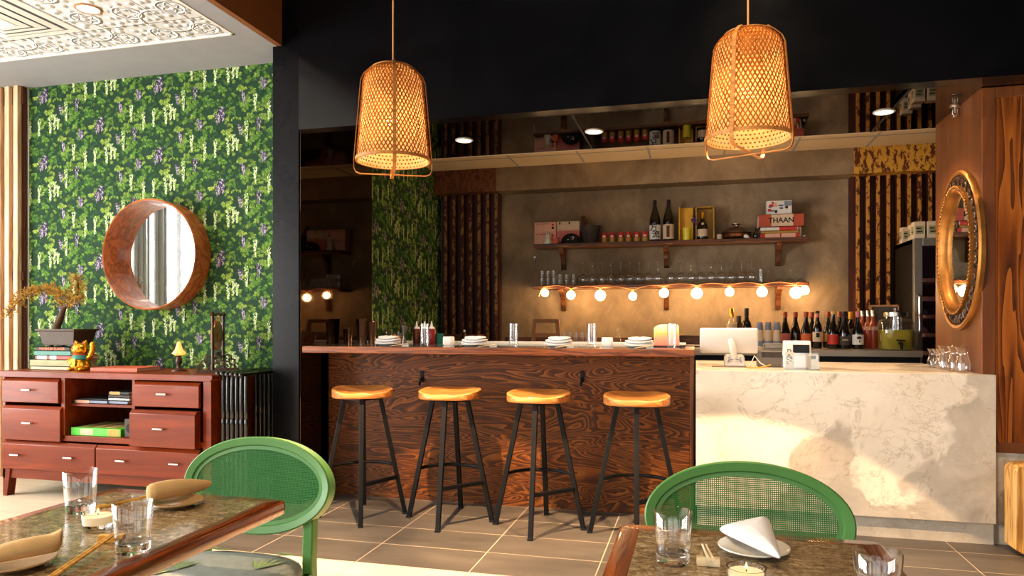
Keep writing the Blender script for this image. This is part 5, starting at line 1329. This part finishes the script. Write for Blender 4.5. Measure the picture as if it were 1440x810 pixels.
for row in range(2):
    for i in range(3):
        x = XA(762 + i * 8.2, ygl); z = zl + row * .0735; lb = 'small stacked tumbler at the shelf left end, %s row, %s from left' % (('bottom', 'top')[row], ORD[i])
        if src is None: src = plain_glass('stacked_tumbler', lb, x, ygl, z, .026, .073, 'small tumblers at the left end of the lower shelf')
        else: dup(src, lb, (x, ygl, z))
src = None
for row in range(2):
    for i in range(3):
        x = XA(787 + i * 9.6, ygl); z = zl + row * .0535; lb = 'short rocks glass left of the wine glasses, %s row, %s from left' % (('bottom', 'top')[row], ORD[i])
        if src is None: src = plain_glass('rocks_glass', lb, x, ygl, z, .030, .053, 'rocks glasses on the lower shelf')
        else: dup(src, lb, (x, ygl, z))
plain_glass('tall_glass', 'tall straight glass right of the wine glasses on the lower shelf', XA(1070, ygl), ygl, zl, .022, .125, None)
src = None
for i in range(4):
    x = XA(1080 + i * 15.6, ygl); lb = '%s upside down coupe glass from the left at the shelf right end' % ORD[i]
    if src is None:
        src = tag(build('coupe_glass', MB().lathe([(0, .04), (.03, .028), (.0445, 0), (.045, 0), (.034, .03), (.008, .045), (.004, .05), (.004, .115), (.032, .122), (.032, .1235), (0, .1245)], 18), M['glass'], loc=(x, ygl, zl), smooth=60), lb, 'glass', 'coupe glasses on the lower shelf')
    else: dup(src, lb, (x, ygl, zl))

# string of globe lights under the lower shelf
t = thing('string_lights', 'string of ten warm globe lights below the lower shelf', 'lights', (0, 6.62, 0))
bl = [(766.4, 412, 5.6), (802.9, 415, 6.4), (844.3, 415.5, 7.6), (889.8, 416.5, 5.7), (933.8, 412, 6.6), (980.1, 412.5, 7.7), (1025.9, 410.5, 6.0), (1071.7, 410.5, 7.0), (1119.2, 411.5, 8.0), (1131.5, 408.4, 6.0)]
ends = []
for i, (px, py, rp) in enumerate(bl):
    y = 6.60 + (.0, .03)[i % 2] + (.03 if i == 9 else 0); z = ZA(px, py, y); r_ = rp / 1000 * 6.25; c_ = Vector((XA(px, y), y - 6.62, z))
    build('bulb_socket', MB().cyl(c_ + Vector((0, 0, r_ * .9)), c_ + Vector((0, 0, r_ + .022)), .009, n=10), M['cord'], t)
    build('globe_bulb', MB().sphere(c_, r_, 18, 12), M['bulb'], t, smooth=60); ends.append(c_ + Vector((0, 0, r_ + .022)))
path = [Vector((ends[0].x - .06, ends[0].y, ends[0].z - .09)), Vector((ends[0].x - .045, .02, ZL - .04))]
for a, b in zip(ends, ends[1:]):
    path += [a]
    for u in (.25, .5, .75): path.append(a.lerp(b, u) + Vector((0, .02, .022 * math.sin(u * PI))))
path.append(ends[-1]); build('cord', MB().tube(path, .003, 6), M['cord'], t)

# ------------------------------------------------------------------ back counter
ZK = .99
bc = thing('back_counter', 'dull steel back counter under the shelves', 'counter', (XS, 5.92, 0)); wk = 1.645 - XS
build('top', MB().box(0.01, wk, 0, YB - 5.92 - .11, ZK - .05, ZK), M['counter_steel'], bc, bevel=.003)
build('cabinet_front', MB().box(.02, wk - .01, .03, YB - 5.92 - .12, .1, ZK - .05), M['black_matt'], bc)
build('backsplash', MB().box(.70, 3.60, YB - 5.92 - .109, YB - 5.92 - .0905, ZK, ZK + .07), M['shelf_wood'], bc)
zk = ZK + .0005
def wine(label, px, y, cap, lab=None, labz=(.05, .12), prof=None, glass='wine_dark', group='wine bottles on the back counter', extra=None, capz=.255):
    bottle('wine_bottle', label, XA(px, y), y, zk, prof or P_burg(), M[glass], lab, labz, cap, capz, group, 18, 0, extra)
M['capred'] = plain('red brown wax cap', C(150, 64, 34), .5); M['pinkband'] = plain('dusty pink foil', C(190, 110, 110), .5)
yb2 = 6.42
wine('dark wine bottle with rust cap, leftmost of the row beside the paper cups', 1104, yb2, M['capred'], M['pinkband'])
wine('dark wine bottle with rust cap, second of the row right of the paper cups', 1118.5, 6.46, M['capred'])
wine('dark wine bottle with rust cap and orange label behind the card stand', 1133.5, 6.38, M['capred'], M['orange'])
wine('dark wine bottle with rust cap just right of the orange labelled one', 1141.5, 6.52, M['capred'])
wine('dark bottle with black and pink neck and a tan label', 1149.4, 6.30, M['pinkband'], M['kraft'], (.055, .135), P_wine(.31, .036), extra=lambda t, R_: (build('neck_band', MB().lathe([(.0165, .285), (.017, .29), (.017, .308), (0, .313)], 14), M['ink'], t), build('label_print', MB().box(-.014, .012, -R_ - .003, -R_ + .004, .09, .128), M['ink'], t)))
wine('dark wine bottle with rust cap behind the red labelled one', 1164.5, 6.5, M['capred'], M['ochre'])
wine('dark wine bottle with a bright red label and pale stopper', 1171.5, 6.26, M['bamboo'], M['red'], (.035, .115), capz=.28)
wine('dark wine bottle with rust cap, left one of the pair behind the olive label', 1181, 6.40, M['capred'])
wine('dark wine bottle with rust cap, right one of the pair behind the olive label', 1190, 6.58, M['capred'])
wine('dark wine bottle with an olive label and white lettering', 1187.5, 6.26, M['ink'], M['stone_dark'], (.03, .10), extra=lambda t, R_: build('label_print', MB().box(-.024, .02, -R_ - .0025, -R_ + .01, .065, .078), M['olive'], t))
wine('dark wine bottle with a yellow foil neck', 1196.5, 6.46, M['yellow'], M['olive'], (.12, .16), capz=.24)
wine('dark wine bottle with a white label showing a black emblem', 1206.6, 6.24, M['pinkband'], M['white_ink'], (.035, .115), extra=lambda t, R_: (build('label_emblem', MB().sphere((0, -R_ - .001, .09), .015, 12, 8, (1.2, .22, .8)).sphere((.004, -R_ - .001, .062), .006, 8, 6, (.8, .3, 2)), M['ink'], t), build('neck_band', MB().lathe([(.0175, .28), (.018, .285), (.018, .30), (0, .304)], 14), M['ink'], t)))
for i, (px, y) in enumerate(((1213, 6.50), (1221, 6.42), (1228, 6.34))):
    bottle('rose_bottle', 'rose wine bottle with silver cap, %s of three beside the juice dispenser' % ORD[i], XA(px, y), y, zk, P_wine(.31, .036), M['pink_liquid'], M['palepink'], (.15, .18), M['steel'], .265, 'rose wine bottles on the back counter', 18)
for i, px in enumerate((1068.5, 1080.5, 1092.5)):
    t = thing('paper_cup_stack', 'stack of blue and cream paper cups, %s from the till' % ORD[i], 'paper cups', (XA(px, 6.3), 6.3, zk), 0, 'stacks of paper cups')
    build('cup', MB().lathe([(0, 0), (.034, 0), (.034, .05), (.032, .06)], 18), M['greyblue'], t, smooth=50); build('cup', MB().lathe([(.032, .06), (.0315, .06), (.027, .15)], 18), M['kraft'], t, smooth=50)
    build('cup', MB().lathe([(.027, .15), (.0275, .151), (.0215, .215), (0, .215)], 18), M['greyblue'], t, smooth=50)
bottle('spirit_bottle', 'clear spirit bottle with gold neck behind the till screen', XA(1029, 6.5), 6.5, zk, P_wine(.335, .042), M['glass'], M['kraft'], (.08, .2), M['gold'], .26)
bottle('spirit_bottle', 'short dark flask behind the till screen', XA(1039, 6.6), 6.6, zk, [(0, 0), (.03, 0), (.032, .2), (.02, .22), (.02, .27), (0, .27)], M['brown_glass'], None, None, M['ink'], .22)
bottle('spirit_bottle', 'dark long necked wine bottle behind the till screen', XA(1050, 6.5), 6.5, zk, P_wine(.335, .042), M['wine_dark'], None, None, M['ink'], .27)
# juice dispenser
t = thing('juice_dispenser', 'glass dispenser of yellow lemonade with a tap at the counter end', 'dispenser', (XA(1261, 6.05), 6.08, zk))
sq = lambda s, z, e=.55: [(s * math.copysign(abs(math.cos(a)) ** e, math.cos(a)), s * math.copysign(abs(math.sin(a)) ** e, math.sin(a)), z) for a in [2 * PI * k / 32 for k in range(32)]]
build('jar', MB().loft([sq(.112, 0), sq(.118, .006), sq(.12, .20), sq(.112, .228, .7), sq(.075, .245, 1), sq(.072, .258, 1)], True), M['glass'], t, smooth=50)
build('lemonade', MB().loft([sq(.110, .006), sq(.114, .012), sq(.115, .155)], True), M['lemonade'], t, smooth=50)
build('lid', MB().lathe([(.08, .256), (.084, .26), (.084, .29), (.06, .298), (.02, .302), (.012, .308), (.016, .325), (0, .33)], 24), M['steel'], t, smooth=40)
build('infuser', MB().lathe([(.045, .12), (.045, .255), (.043, .255), (.043, .12)], 20), M['acrylic'], t)
build('tap', MB().cyl((0, -.112, .055), (0, -.15, .055), .013, n=12).cyl((0, -.145, .065), (.006, -.15, .01), .010, n=10).bar((-.03, -.145, .078), (.03, -.145, .074), .012, .012), M['black_metal'], t)
t = thing('framed_card', 'small wooden framed card leaning behind the dispenser', 'frame', (XA(1243, 6.55), 6.55, zk + .004), math.radians(-16))
T = Matrix.Rotation(-.16, 4, 'X')
build('frame', MB().box(-.11, -.095, -.01, .01, 0, .36, T).box(.095, .11, -.01, .01, 0, .36, T).box(-.11, .11, -.01, .01, 0, .015, T).box(-.11, .11, -.01, .01, .345, .36, T), M['rattan'], t); build('card', MB().box(-.096, .096, -.002, .002, .012, .348, T), M['stone_dark'], t)
# wooden rack and short cups at the left part of the back counter
t = thing('cup_rack', 'pale wooden rack standing on the back counter behind the bar', 'rack', (XA(768, 6.5), 6.5, zk + .003))
mb = MB()
for s in (-1, 1): build('post', MB().bar((s * .125, 0, 0), (s * .105, 0, .24), .034, .03, (0, 1, 0)), M['rattan'], t, bevel=.002)
for z in (.095, .225): build('rail', MB().box(-.115, .115, -.013, .013, z - .018, z + .018), M['rattan'], t, bevel=.002)
src = None
for i in range(5):
    x = XA(793 + i * 8.4, 6.42); lb = '%s upside down small glass right of the wooden rack' % ORD[i]
    if src is None: src = plain_glass('small_glass', lb, x, 6.42, zk, .024, .125, 'small glasses beside the wooden rack')
    else: dup(src, lb, (x, 6.42, zk))
t = thing('counter_box', 'low brown box on the back counter before the corrugated sheet', 'box', (XA(648, 6.35), 6.35, zk)); build('carton', MB().box(-.12, .2, -.08, .08, 0, .085), M['slat_dark'], t, bevel=.002); build('lid', MB().box(-.125, .205, -.085, .085, .085, .1), M['slat_dark'], t, bevel=.002)
bottle('bitters_bottle', 'small clear bitters bottle before the corrugated sheet', XA(653, 6.2), 6.2, zk, [(0, 0), (.026, 0), (.028, .08), (.018, .1), (.009, .115), (.009, .14), (0, .145)], M['brown_glass'], None, None, M['white_plastic'], .125)
bottle('carafe_bottle', 'clear swing top bottle standing behind the white cube candle holder', XA(868, 6.3), 6.3, zk, [(0, 0), (.04, 0), (.042, .05), (.024, .09), (.015, .11), (.016, .16), (0, .165)], M['glass'], None, None, None, None)
t = thing('wood_box', 'low dark wooden box on the back counter behind the lamp', 'box', (XA(968, 6.45), 6.45, zk)); build('case', MB().box(-.14, .16, -.08, .08, 0, .085), M['shelf_wood'], t, bevel=.003); build('rim', MB().box(-.145, .165, -.085, .085, .085, .1), M['shelf_wood'], t, bevel=.003)

# wine fridge
fx, fy, fz = 1.66, 6.2, 1.865
M['fridge_dark'] = plain('dark brown fridge side', C(20, 16, 13), .6, spec=.2)
M['fridge_shelf'] = plain('beech fridge shelf', C(150, 84, 46), .5)
t = thing('wine_fridge', 'tall dark wine fridge with steel door frame beside the dispenser', 'fridge', (fx, fy, 0))
build('cabinet', MB().box(0, .03, .05, .58, .02, fz).box(.55, .58, .05, .58, .02, fz).box(0, .58, .55, .58, .02, fz).box(0, .58, .05, .58, fz - .04, fz).box(0, .58, .05, .58, .02, .1), M['fridge_dark'], t, bevel=.004)
d = build('door_frame', MB().box(0, .06, 0, .048, .06, fz).box(.52, .58, 0, .048, .06, fz).box(.06, .52, 0, .048, fz - .06, fz).box(.06, .52, 0, .048, .06, .14), M['counter_steel'], t, bevel=.004)
build('glass', MB().box(.06, .52, .02, .028, .14, fz - .06), thin_glass('tinted fridge glass', (.72, .76, .84, 1)), d)
build('handle', MB().tube([(.03, 0, 1.42), (.03, -.035, 1.40), (.03, -.042, 1.2), (.03, -.035, .98), (.03, 0, .96)], .011, 10), M['steel'], d)
for i in range(10):
    z = .22 + i * .145
    build('rack_shelf', MB().box(.035, .545, .06, .085, z, z + .028).box(.035, .545, .09, .54, z, z + .006), M['fridge_shelf'], t)
    if i < 9:
        for j in range(4):
            b_ = tag(build('wine_bottle', MB().lathe(P_wine(.29, .036), 12, M=Matrix.Rotation(-PI / 2, 4, 'X') @ Matrix.Diagonal((1, 1, 1, 1))), M['wine_dark'] if (i + j) % 3 else M['brown_glass'], loc=(fx + .10 + j * .12, fy + .14, z + .045), smooth=50), 'wine bottle lying in the fridge, %s shelf from the bottom, %s from the left' % (ORD[i], ORD[j]), 'bottle', 'bottles lying in the wine fridge')
li = build('interior_light', MB().box(.034, .044, .052, .058, .16, fz - .08), emission('fridge light', C(190, 198, 255), 110.0), t)
# cream tins on the fridge
for i in range(6):
    y = 6.24 + .0; x = fx + .035 + i * .085
    if i < 2: y = 6.58 - i * .17; x = fx + .05 + i * .02
    else: x = fx + .05 + (i - 2) * .095
    t = thing('tea_tin', 'cream printed carton on the wine fridge, %s from the left' % ORD[i], 'carton', (x, y + .04, fz + .0005), 0, 'cream cartons on the wine fridge')
    build('box', MB().box(-.04, .04, -.04, .04, 0, .135), M['kraft'], t, bevel=.003)
    build('box_print', MB().mat(0).box(-.028, .028, -.0412, -.039, .035, .10).mat(1).box(-.02, .02, -.0418, -.039, .05, .06).box(-.024, .01, -.0418, -.039, .075, .085).mat(0).box(-.0412, -.039, -.028, .028, .035, .10).mat(1).box(-.0418, -.039, -.02, .02, .05, .06), [M['olive'], M['ink']], t)
tt = thing('stacked_carton', 'single grey carton on top of the cream cartons on the fridge', 'carton', (fx + .26, 6.28, fz + .136)); build('box', MB().box(-.05, .05, -.04, .04, 0, .12), M['kraft'], tt, bevel=.003); build('box_print', MB().box(-.03, .03, -.0412, -.039, .03, .09), M['ink'], tt)

# ------------------------------------------------------------------ marble counter top things
zm = .9225
pos = thing('till_screen', 'white point of sale screen on a stand, seen from behind', 'till', (XA(1024, 4.75), 4.75, zm))
a = .178; sc = MB(); Ts = Matrix.Translation((-.0, -.06, .165)) @ Matrix.Rotation(.16, 4, 'X')
def rrect(w_, h_, r_, y_, T): return [T @ Vector((sx_ * (w_ - r_) + r_ * math.cos(a0 + k / 5 * PI / 2), y_, sz_ * (h_ - r_) + r_ * math.sin(a0 + k / 5 * PI / 2))) for sx_, sz_, a0 in ((1, 1, 0), (-1, 1, PI / 2), (-1, -1, PI), (1, -1, 1.5 * PI)) for k in range(6)]
sc.loft([rrect(.172, .076, .012, .016, Ts), rrect(.176, .08, .014, .012, Ts), rrect(.176, .08, .014, -.008, Ts), rrect(.168, .072, .016, -.017, Ts)])
build('screen_shell', sc, M['white_plastic'], pos, smooth=50)
build('screen', MB().loft([rrect(.165, .07, .006, .0165, Ts), rrect(.165, .07, .006, .0172, Ts)]), M['black_plastic'], pos)
build('neck', MB().tube([(.012, -.075, .17), (.018, -.10, .14), (.03, -.085, .07), (.035, -.06, .03)], [.019, .021, .022, .022], 14), M['white_plastic'], pos, smooth=60)
base = build('base', MB().loft([[(.035 + sx_ * w_, -.03 + sy_ * d_, z) for sx_, sy_ in ((-1, -1), (1, -1), (1, 1), (-1, 1))] for z, w_, d_ in ((.004, .062, .06), (.06, .06, .052), (.078, .052, .04))]), M['white_plastic'], pos, bevel=.006)
build('base_port', MB().tube([(-.005, -.093, .03), (.0, -.094, .045), (.035, -.094, .052), (.07, -.094, .045), (.075, -.093, .03)], .004, 6).sphere((.0, -.09, .058), .004, 8, 6).sphere((.07, -.09, .058), .004, 8, 6), M['greyblue'], base)
build('foot_plate', MB().box(-.10, .11, -.10, .06, 0, .004), M['counter_steel'], pos, bevel=.001)
pr_ = thing('receipt_printer', 'grey receipt printer between the till screen and the card stand', 'printer', (XA(1087, 4.78), 4.78, zm))
build('body', MB().prism([(-.07, 0), (-.078, .06), (-.07, .1), (-.045, .118), (.09, .125), (.09, 0)], -.094, .094, 'X'), M['grey_plastic'], pr_, bevel=.004)
build('paper_slot', MB().box(-.075, .075, -.082, -.06, .062, .096), M['stone_dark'], pr_, bevel=.002); build('lid', MB().tube([(-.065, -.055, .118), (-.062, -.06, .145), (.062, -.06, .145), (.066, -.055, .118)], .005, 8).box(-.05, .05, -.05, .05, .12, .14), M['counter_steel'], pr_)
build('front_slit', MB().box(-.08, .08, -.079, -.06, .07, .074), M['counter_steel'], pr_)
cs = thing('card_stand', 'white pager stand with a black screen and printed card', 'stand', (XA(1121, 4.58), 4.6, zm))
pf = [(-.02, 0), (-.045, .01), (-.02, .155), (-.01, .17), (.02, .17), (.06, .03), (.06, 0)]
build('shell', MB().prism(pf, -.078, .078, 'X'), M['white_plastic'], cs, bevel=.008, segs=3)
Tc = Matrix.Translation((0, -.0335, .085)) @ Matrix.Rotation(PI / 2 - .17, 4, 'X')
build('display', MB().box(-.025, .068, .012, .062, 0.0, .0022, Tc), M['black_plastic'], cs); 
build('lettering', MB().text('D', .034, Matrix.Translation((-.046, -.0, .0)) @ Tc @ Matrix.Translation((0, .022, .003)), .001), M['ink'], cs, recalc=False, smooth=0)
ah = thing('card_holder', 'clear acrylic holder with cards in front of the white pager stand', 'card holder', (XA(1126, 4.49), 4.495, zm))
build('acrylic_shell', MB().box(-.10, .10, -.02, -.018, 0, .085).box(-.10, .10, .02, .022, 0, .1).box(-.10, .10, -.02, .022, 0, .003).box(-.10, -.098, -.02, .022, 0, .085).box(.098, .10, -.02, .022, 0, .085), M['acrylic'], ah)
tag(build('business_card', MB().mat(0).box(-.026, .026, -.002, .002, 0, .088).mat(1).box(-.012, .014, -.0026, -.001, .06, .08), [M['paper'], M['ink']], loc=(ah.location.x + .07, 4.498, zm + .0035)), 'white printed card at the right of the acrylic holder', 'card')
mb = MB().mat(0).box(-.024, .024, -.002, .002, 0, .10)
mb.mat(1); r = random.Random(6)
for i in range(12): a_, b_ = r.uniform(-.02, .01), r.uniform(.015, .085); mb.box(a_, a_ + r.uniform(.004, .012), -.0028, -.001, b_, b_ + r.uniform(.003, .009))
tag(build('business_card', mb, [M['paper'], M['ink']], loc=(ah.location.x - .06, 4.498, zm + .0035)), 'tall black speckled card at the left of the acrylic holder', 'card')
for i, (m_, off, lb) in enumerate(((M['white_plastic'], 0, 'white cable looped up beside the till'), (M['yellow'], .0, 'yellow cable on the marble beside the till'))):
    x = XA(1060, 4.6)
    pts = [(x - .03, 4.63, zm + .004), (x - .012, 4.625, zm + .03), (x + .005, 4.62, zm + .075), (x + .04, 4.62, zm + .03), (x + .08, 4.64, zm + .006)] if i == 0 else [(x - .04, 4.58, zm + .004), (x - .02, 4.55, zm + .004), (x + .03, 4.555, zm + .006), (x + .07, 4.58, zm + .012), (x + .1, 4.63, zm + .02)]
    tag(build('cable', MB().tube(pts, .0038, 8), m_, smooth=60), lb, 'cable')
# carafes
car = [(1312, 4.99, .9), (1319, 4.92, .9), (1327, 4.86, .92), (1329, 4.72, 1.12), (1343, 4.60, 1.12), (1354, 4.50, 1.12)]
src = None
for i, (px, y, s) in enumerate(car):
    lb = 'small glass carafe on the marble counter by the wood wall, %s from the back' % ORD[i]; x = min(XA(px, y), 1.455)
    if src is None:
        src = tag(build('carafe', MB().lathe([(0, 0), (.034, 0), (.037, .006), (.036, .05), (.024, .085), (.023, .095), (.036, .128), (.0345, .128), (.021, .096), (.022, .084), (.034, .05), (.034, .012), (0, .01)], 20), M['glass'], smooth=60), lb, 'carafe', 'glass carafes on the marble counter'); src.location = (x, y, zm); o = src
    else: o = dup(src, lb, (x, y, zm))
    o.scale = (s, s, s)

# ------------------------------------------------------------------ oval gilt mirror on the timber wall
om = thing('oval_mirror', 'oval mirror in a carved antique gilt frame on the brown timber wall', 'mirror', (1.5, 4.672, 1.622))
A_, B_ = .365, .465
def ov(a, da, dn): return Vector((-dn, (A_ + da) * math.cos(a), (B_ + da) * math.sin(a)))
n = 72
def ovring(sec, mat, nm, par=om):
    b = MB(); rows = [[ov(2 * PI * k / n, da, dn) for da, dn in sec] for k in range(n)]; rows.append(rows[0]); b.loft(rows, False); return build(nm, b, mat, par, smooth=50)
fr = ovring([(0, .0), (0, .022), (-.012, .032), (-.026, .028), (-.03, .018), (-.03, 0)], M['gilt'], 'outer_moulding')
ovring([(-.03, .0), (-.03, .018), (-.06, .022), (-.092, .026), (-.092, 0)], M['gilt_dark'], 'carved_band')
ovring([(-.088, .0), (-.09, .040), (-.104, .046), (-.116, .036), (-.122, .04), (-.136, .022), (-.142, .008), (-.142, 0)], M['gilt'], 'inner_moulding')
sc = MB(); beads = MB()
N = 30
for i in range(N):
    a0 = 2 * PI * i / N; pts = []
    sg = 1 if i % 2 else -1
    for k_ in range(9):
        u = k_ / 8; th = u * 4.6; rr = .021 * (1 - .6 * u)
        pts.append(ov(a0 + (rr * math.cos(th) * sg) / .42, -.061 + rr * math.sin(th), .028))
    sc.tube(pts, [.0075 * (1 - .4 * q / 8) for q in range(9)], 6)
    sc.tube([ov(a0 + .07, -.085, .026), ov(a0 + .1, -.061, .034), ov(a0 + .13, -.037, .026)], .005, 5)
for i in range(96): beads.sphere(ov(2 * PI * i / 96, -.096, .045), .0072, 7, 5)
build('scroll_carving', sc, M['gilt_dark'], om, smooth=60); build('bead_row', beads, M['gilt'], om, smooth=60)
b = MB(); b.add([ov(0, 0, .007) * 1] if False else [Vector((-.007, 0, 0))] + [ov(2 * PI * k / n, -.138, .007) for k in range(n)], [(0, 1 + k, 1 + (k + 1) % n) for k in range(n)]); build('mirror_glass', b, M['mirror'], om, recalc=False, smooth=0)

# ------------------------------------------------------------------ lights
def lamp(name, kind, loc, power, col, size=.1, rot=(0, 0, 0), **kw):
    l = bpy.data.lights.new(name, kind); l.energy = power; l.color = col[:3]
    if kind == 'AREA': l.shape = 'RECTANGLE'; l.size = size[0]; l.size_y = size[1]
    elif kind in ('POINT', 'SPOT'): l.shadow_soft_size = size
    for k_, v in kw.items(): setattr(l, k_, v)
    o = bpy.data.objects.new(name, l); COL.objects.link(o); o.location = loc; o.rotation_euler = rot; return o
DAY = (1.0, 0.97, 0.92); WARM = (1.0, .66, .36)
for o0, o1, b, t in OPL: lamp('window_daylight', 'AREA', (-6.75, (o0 + o1) / 2, (b + t) / 2), P_DAYL, DAY, (t - b, o1 - o0), (0, -PI / 2, 0))
for o0, o1, b, t in OPF: lamp('window_daylight', 'AREA', ((o0 + o1) / 2, -3.15, (b + t) / 2), P_DAYF, DAY, (o1 - o0, t - b), (PI / 2, 0, 0))
for x, y, z in PEND: lamp('pendant_light', 'POINT', (x, y, z + .195), P_PEND, WARM, .033); lamp('pendant_downward_light', 'SPOT', (x, y, z + .15), P_SPOT * (1 if x < 0 else .6), WARM, .02, spot_size=math.radians(84), spot_blend=.04)
for x, _ in DL: lamp('mirror_ceiling_spot', 'SPOT', (x, 4.72, ZM - .02), P_DL, (1, .66, .38), .05, spot_size=math.radians(115), spot_blend=.6)
lamp('tin_ceiling_spot', 'SPOT', (GP(124, 13, ZS)[0], GP(124, 13, ZS)[1], ZS - .02), P_TIN, (1, .8, .6), .07, spot_size=math.radians(120), spot_blend=.7)
for x, y in ((-3.7, .5), (-4.9, 2.2)): lamp('tin_ceiling_spot', 'SPOT', (x, y, ZS - .02), P_TIN, (1, .8, .6), .07, spot_size=math.radians(120), spot_blend=.7)
def aim(a, b): return (Vector(b) - Vector(a)).to_track_quat('-Z', 'Y').to_euler()
for a_, b_, p_, sz_ in (((.4, 2.4, ZT - .05), (.62, 4.33, .5), 1.3, 66), ((-1.3, .3, ZT - .05), (-1.2, 1.5, .75), .85, 50), ((.3, .2, ZT - .05), (.1, 1.5, .75), .9, 50)):
    lamp('black_ceiling_spot', 'SPOT', a_, P_HI * p_, (1, .72, .44), .08, aim(a_, b_), spot_size=math.radians(sz_), spot_blend=1.0)
lamp('sideboard_lamp_glow', 'POINT', (-3.45, 4.17, stz + .16), 1.6, (1, .5, .2), .02)
w = bpy.data.worlds.new('street sky'); scene.world = w; w.use_nodes = True
nt = w.node_tree; nt.nodes.clear(); bg = nt.nodes.new('ShaderNodeBackground'); sk = nt.nodes.new('ShaderNodeTexSky'); ou = nt.nodes.new('ShaderNodeOutputWorld')
sk.sky_type = 'HOSEK_WILKIE'; sk.turbidity = 5
nt.links.new(sk.outputs[0], bg.inputs[0]); bg.inputs[1].default_value = .6; nt.links.new(bg.outputs[0], ou.inputs[0])

# ------------------------------------------------------------------ camera
cd = bpy.data.cameras.new('camera'); cam = bpy.data.objects.new('camera', cd); COL.objects.link(cam)
cd.sensor_width = 36; cd.lens = 25.0; cd.shift_y = (HY - 405) / 1440; cd.clip_start = .05; cd.clip_end = 100
cam.location = (0, 0, H); cam.rotation_euler = (PI / 2, 0, YAW)
scene.camera = cam
scene.view_settings.view_transform = 'Standard'; scene.view_settings.look = 'None'; scene.view_settings.exposure = EXPO; scene.view_settings.gamma = 1.0
scene.cycles.max_bounces = 10; scene.cycles.transparent_max_bounces = 40; scene.cycles.transmission_bounces = 10; scene.cycles.sample_clamp_indirect = 6.0
scene.cycles.use_denoising = True; scene.cycles.caustics_reflective = False
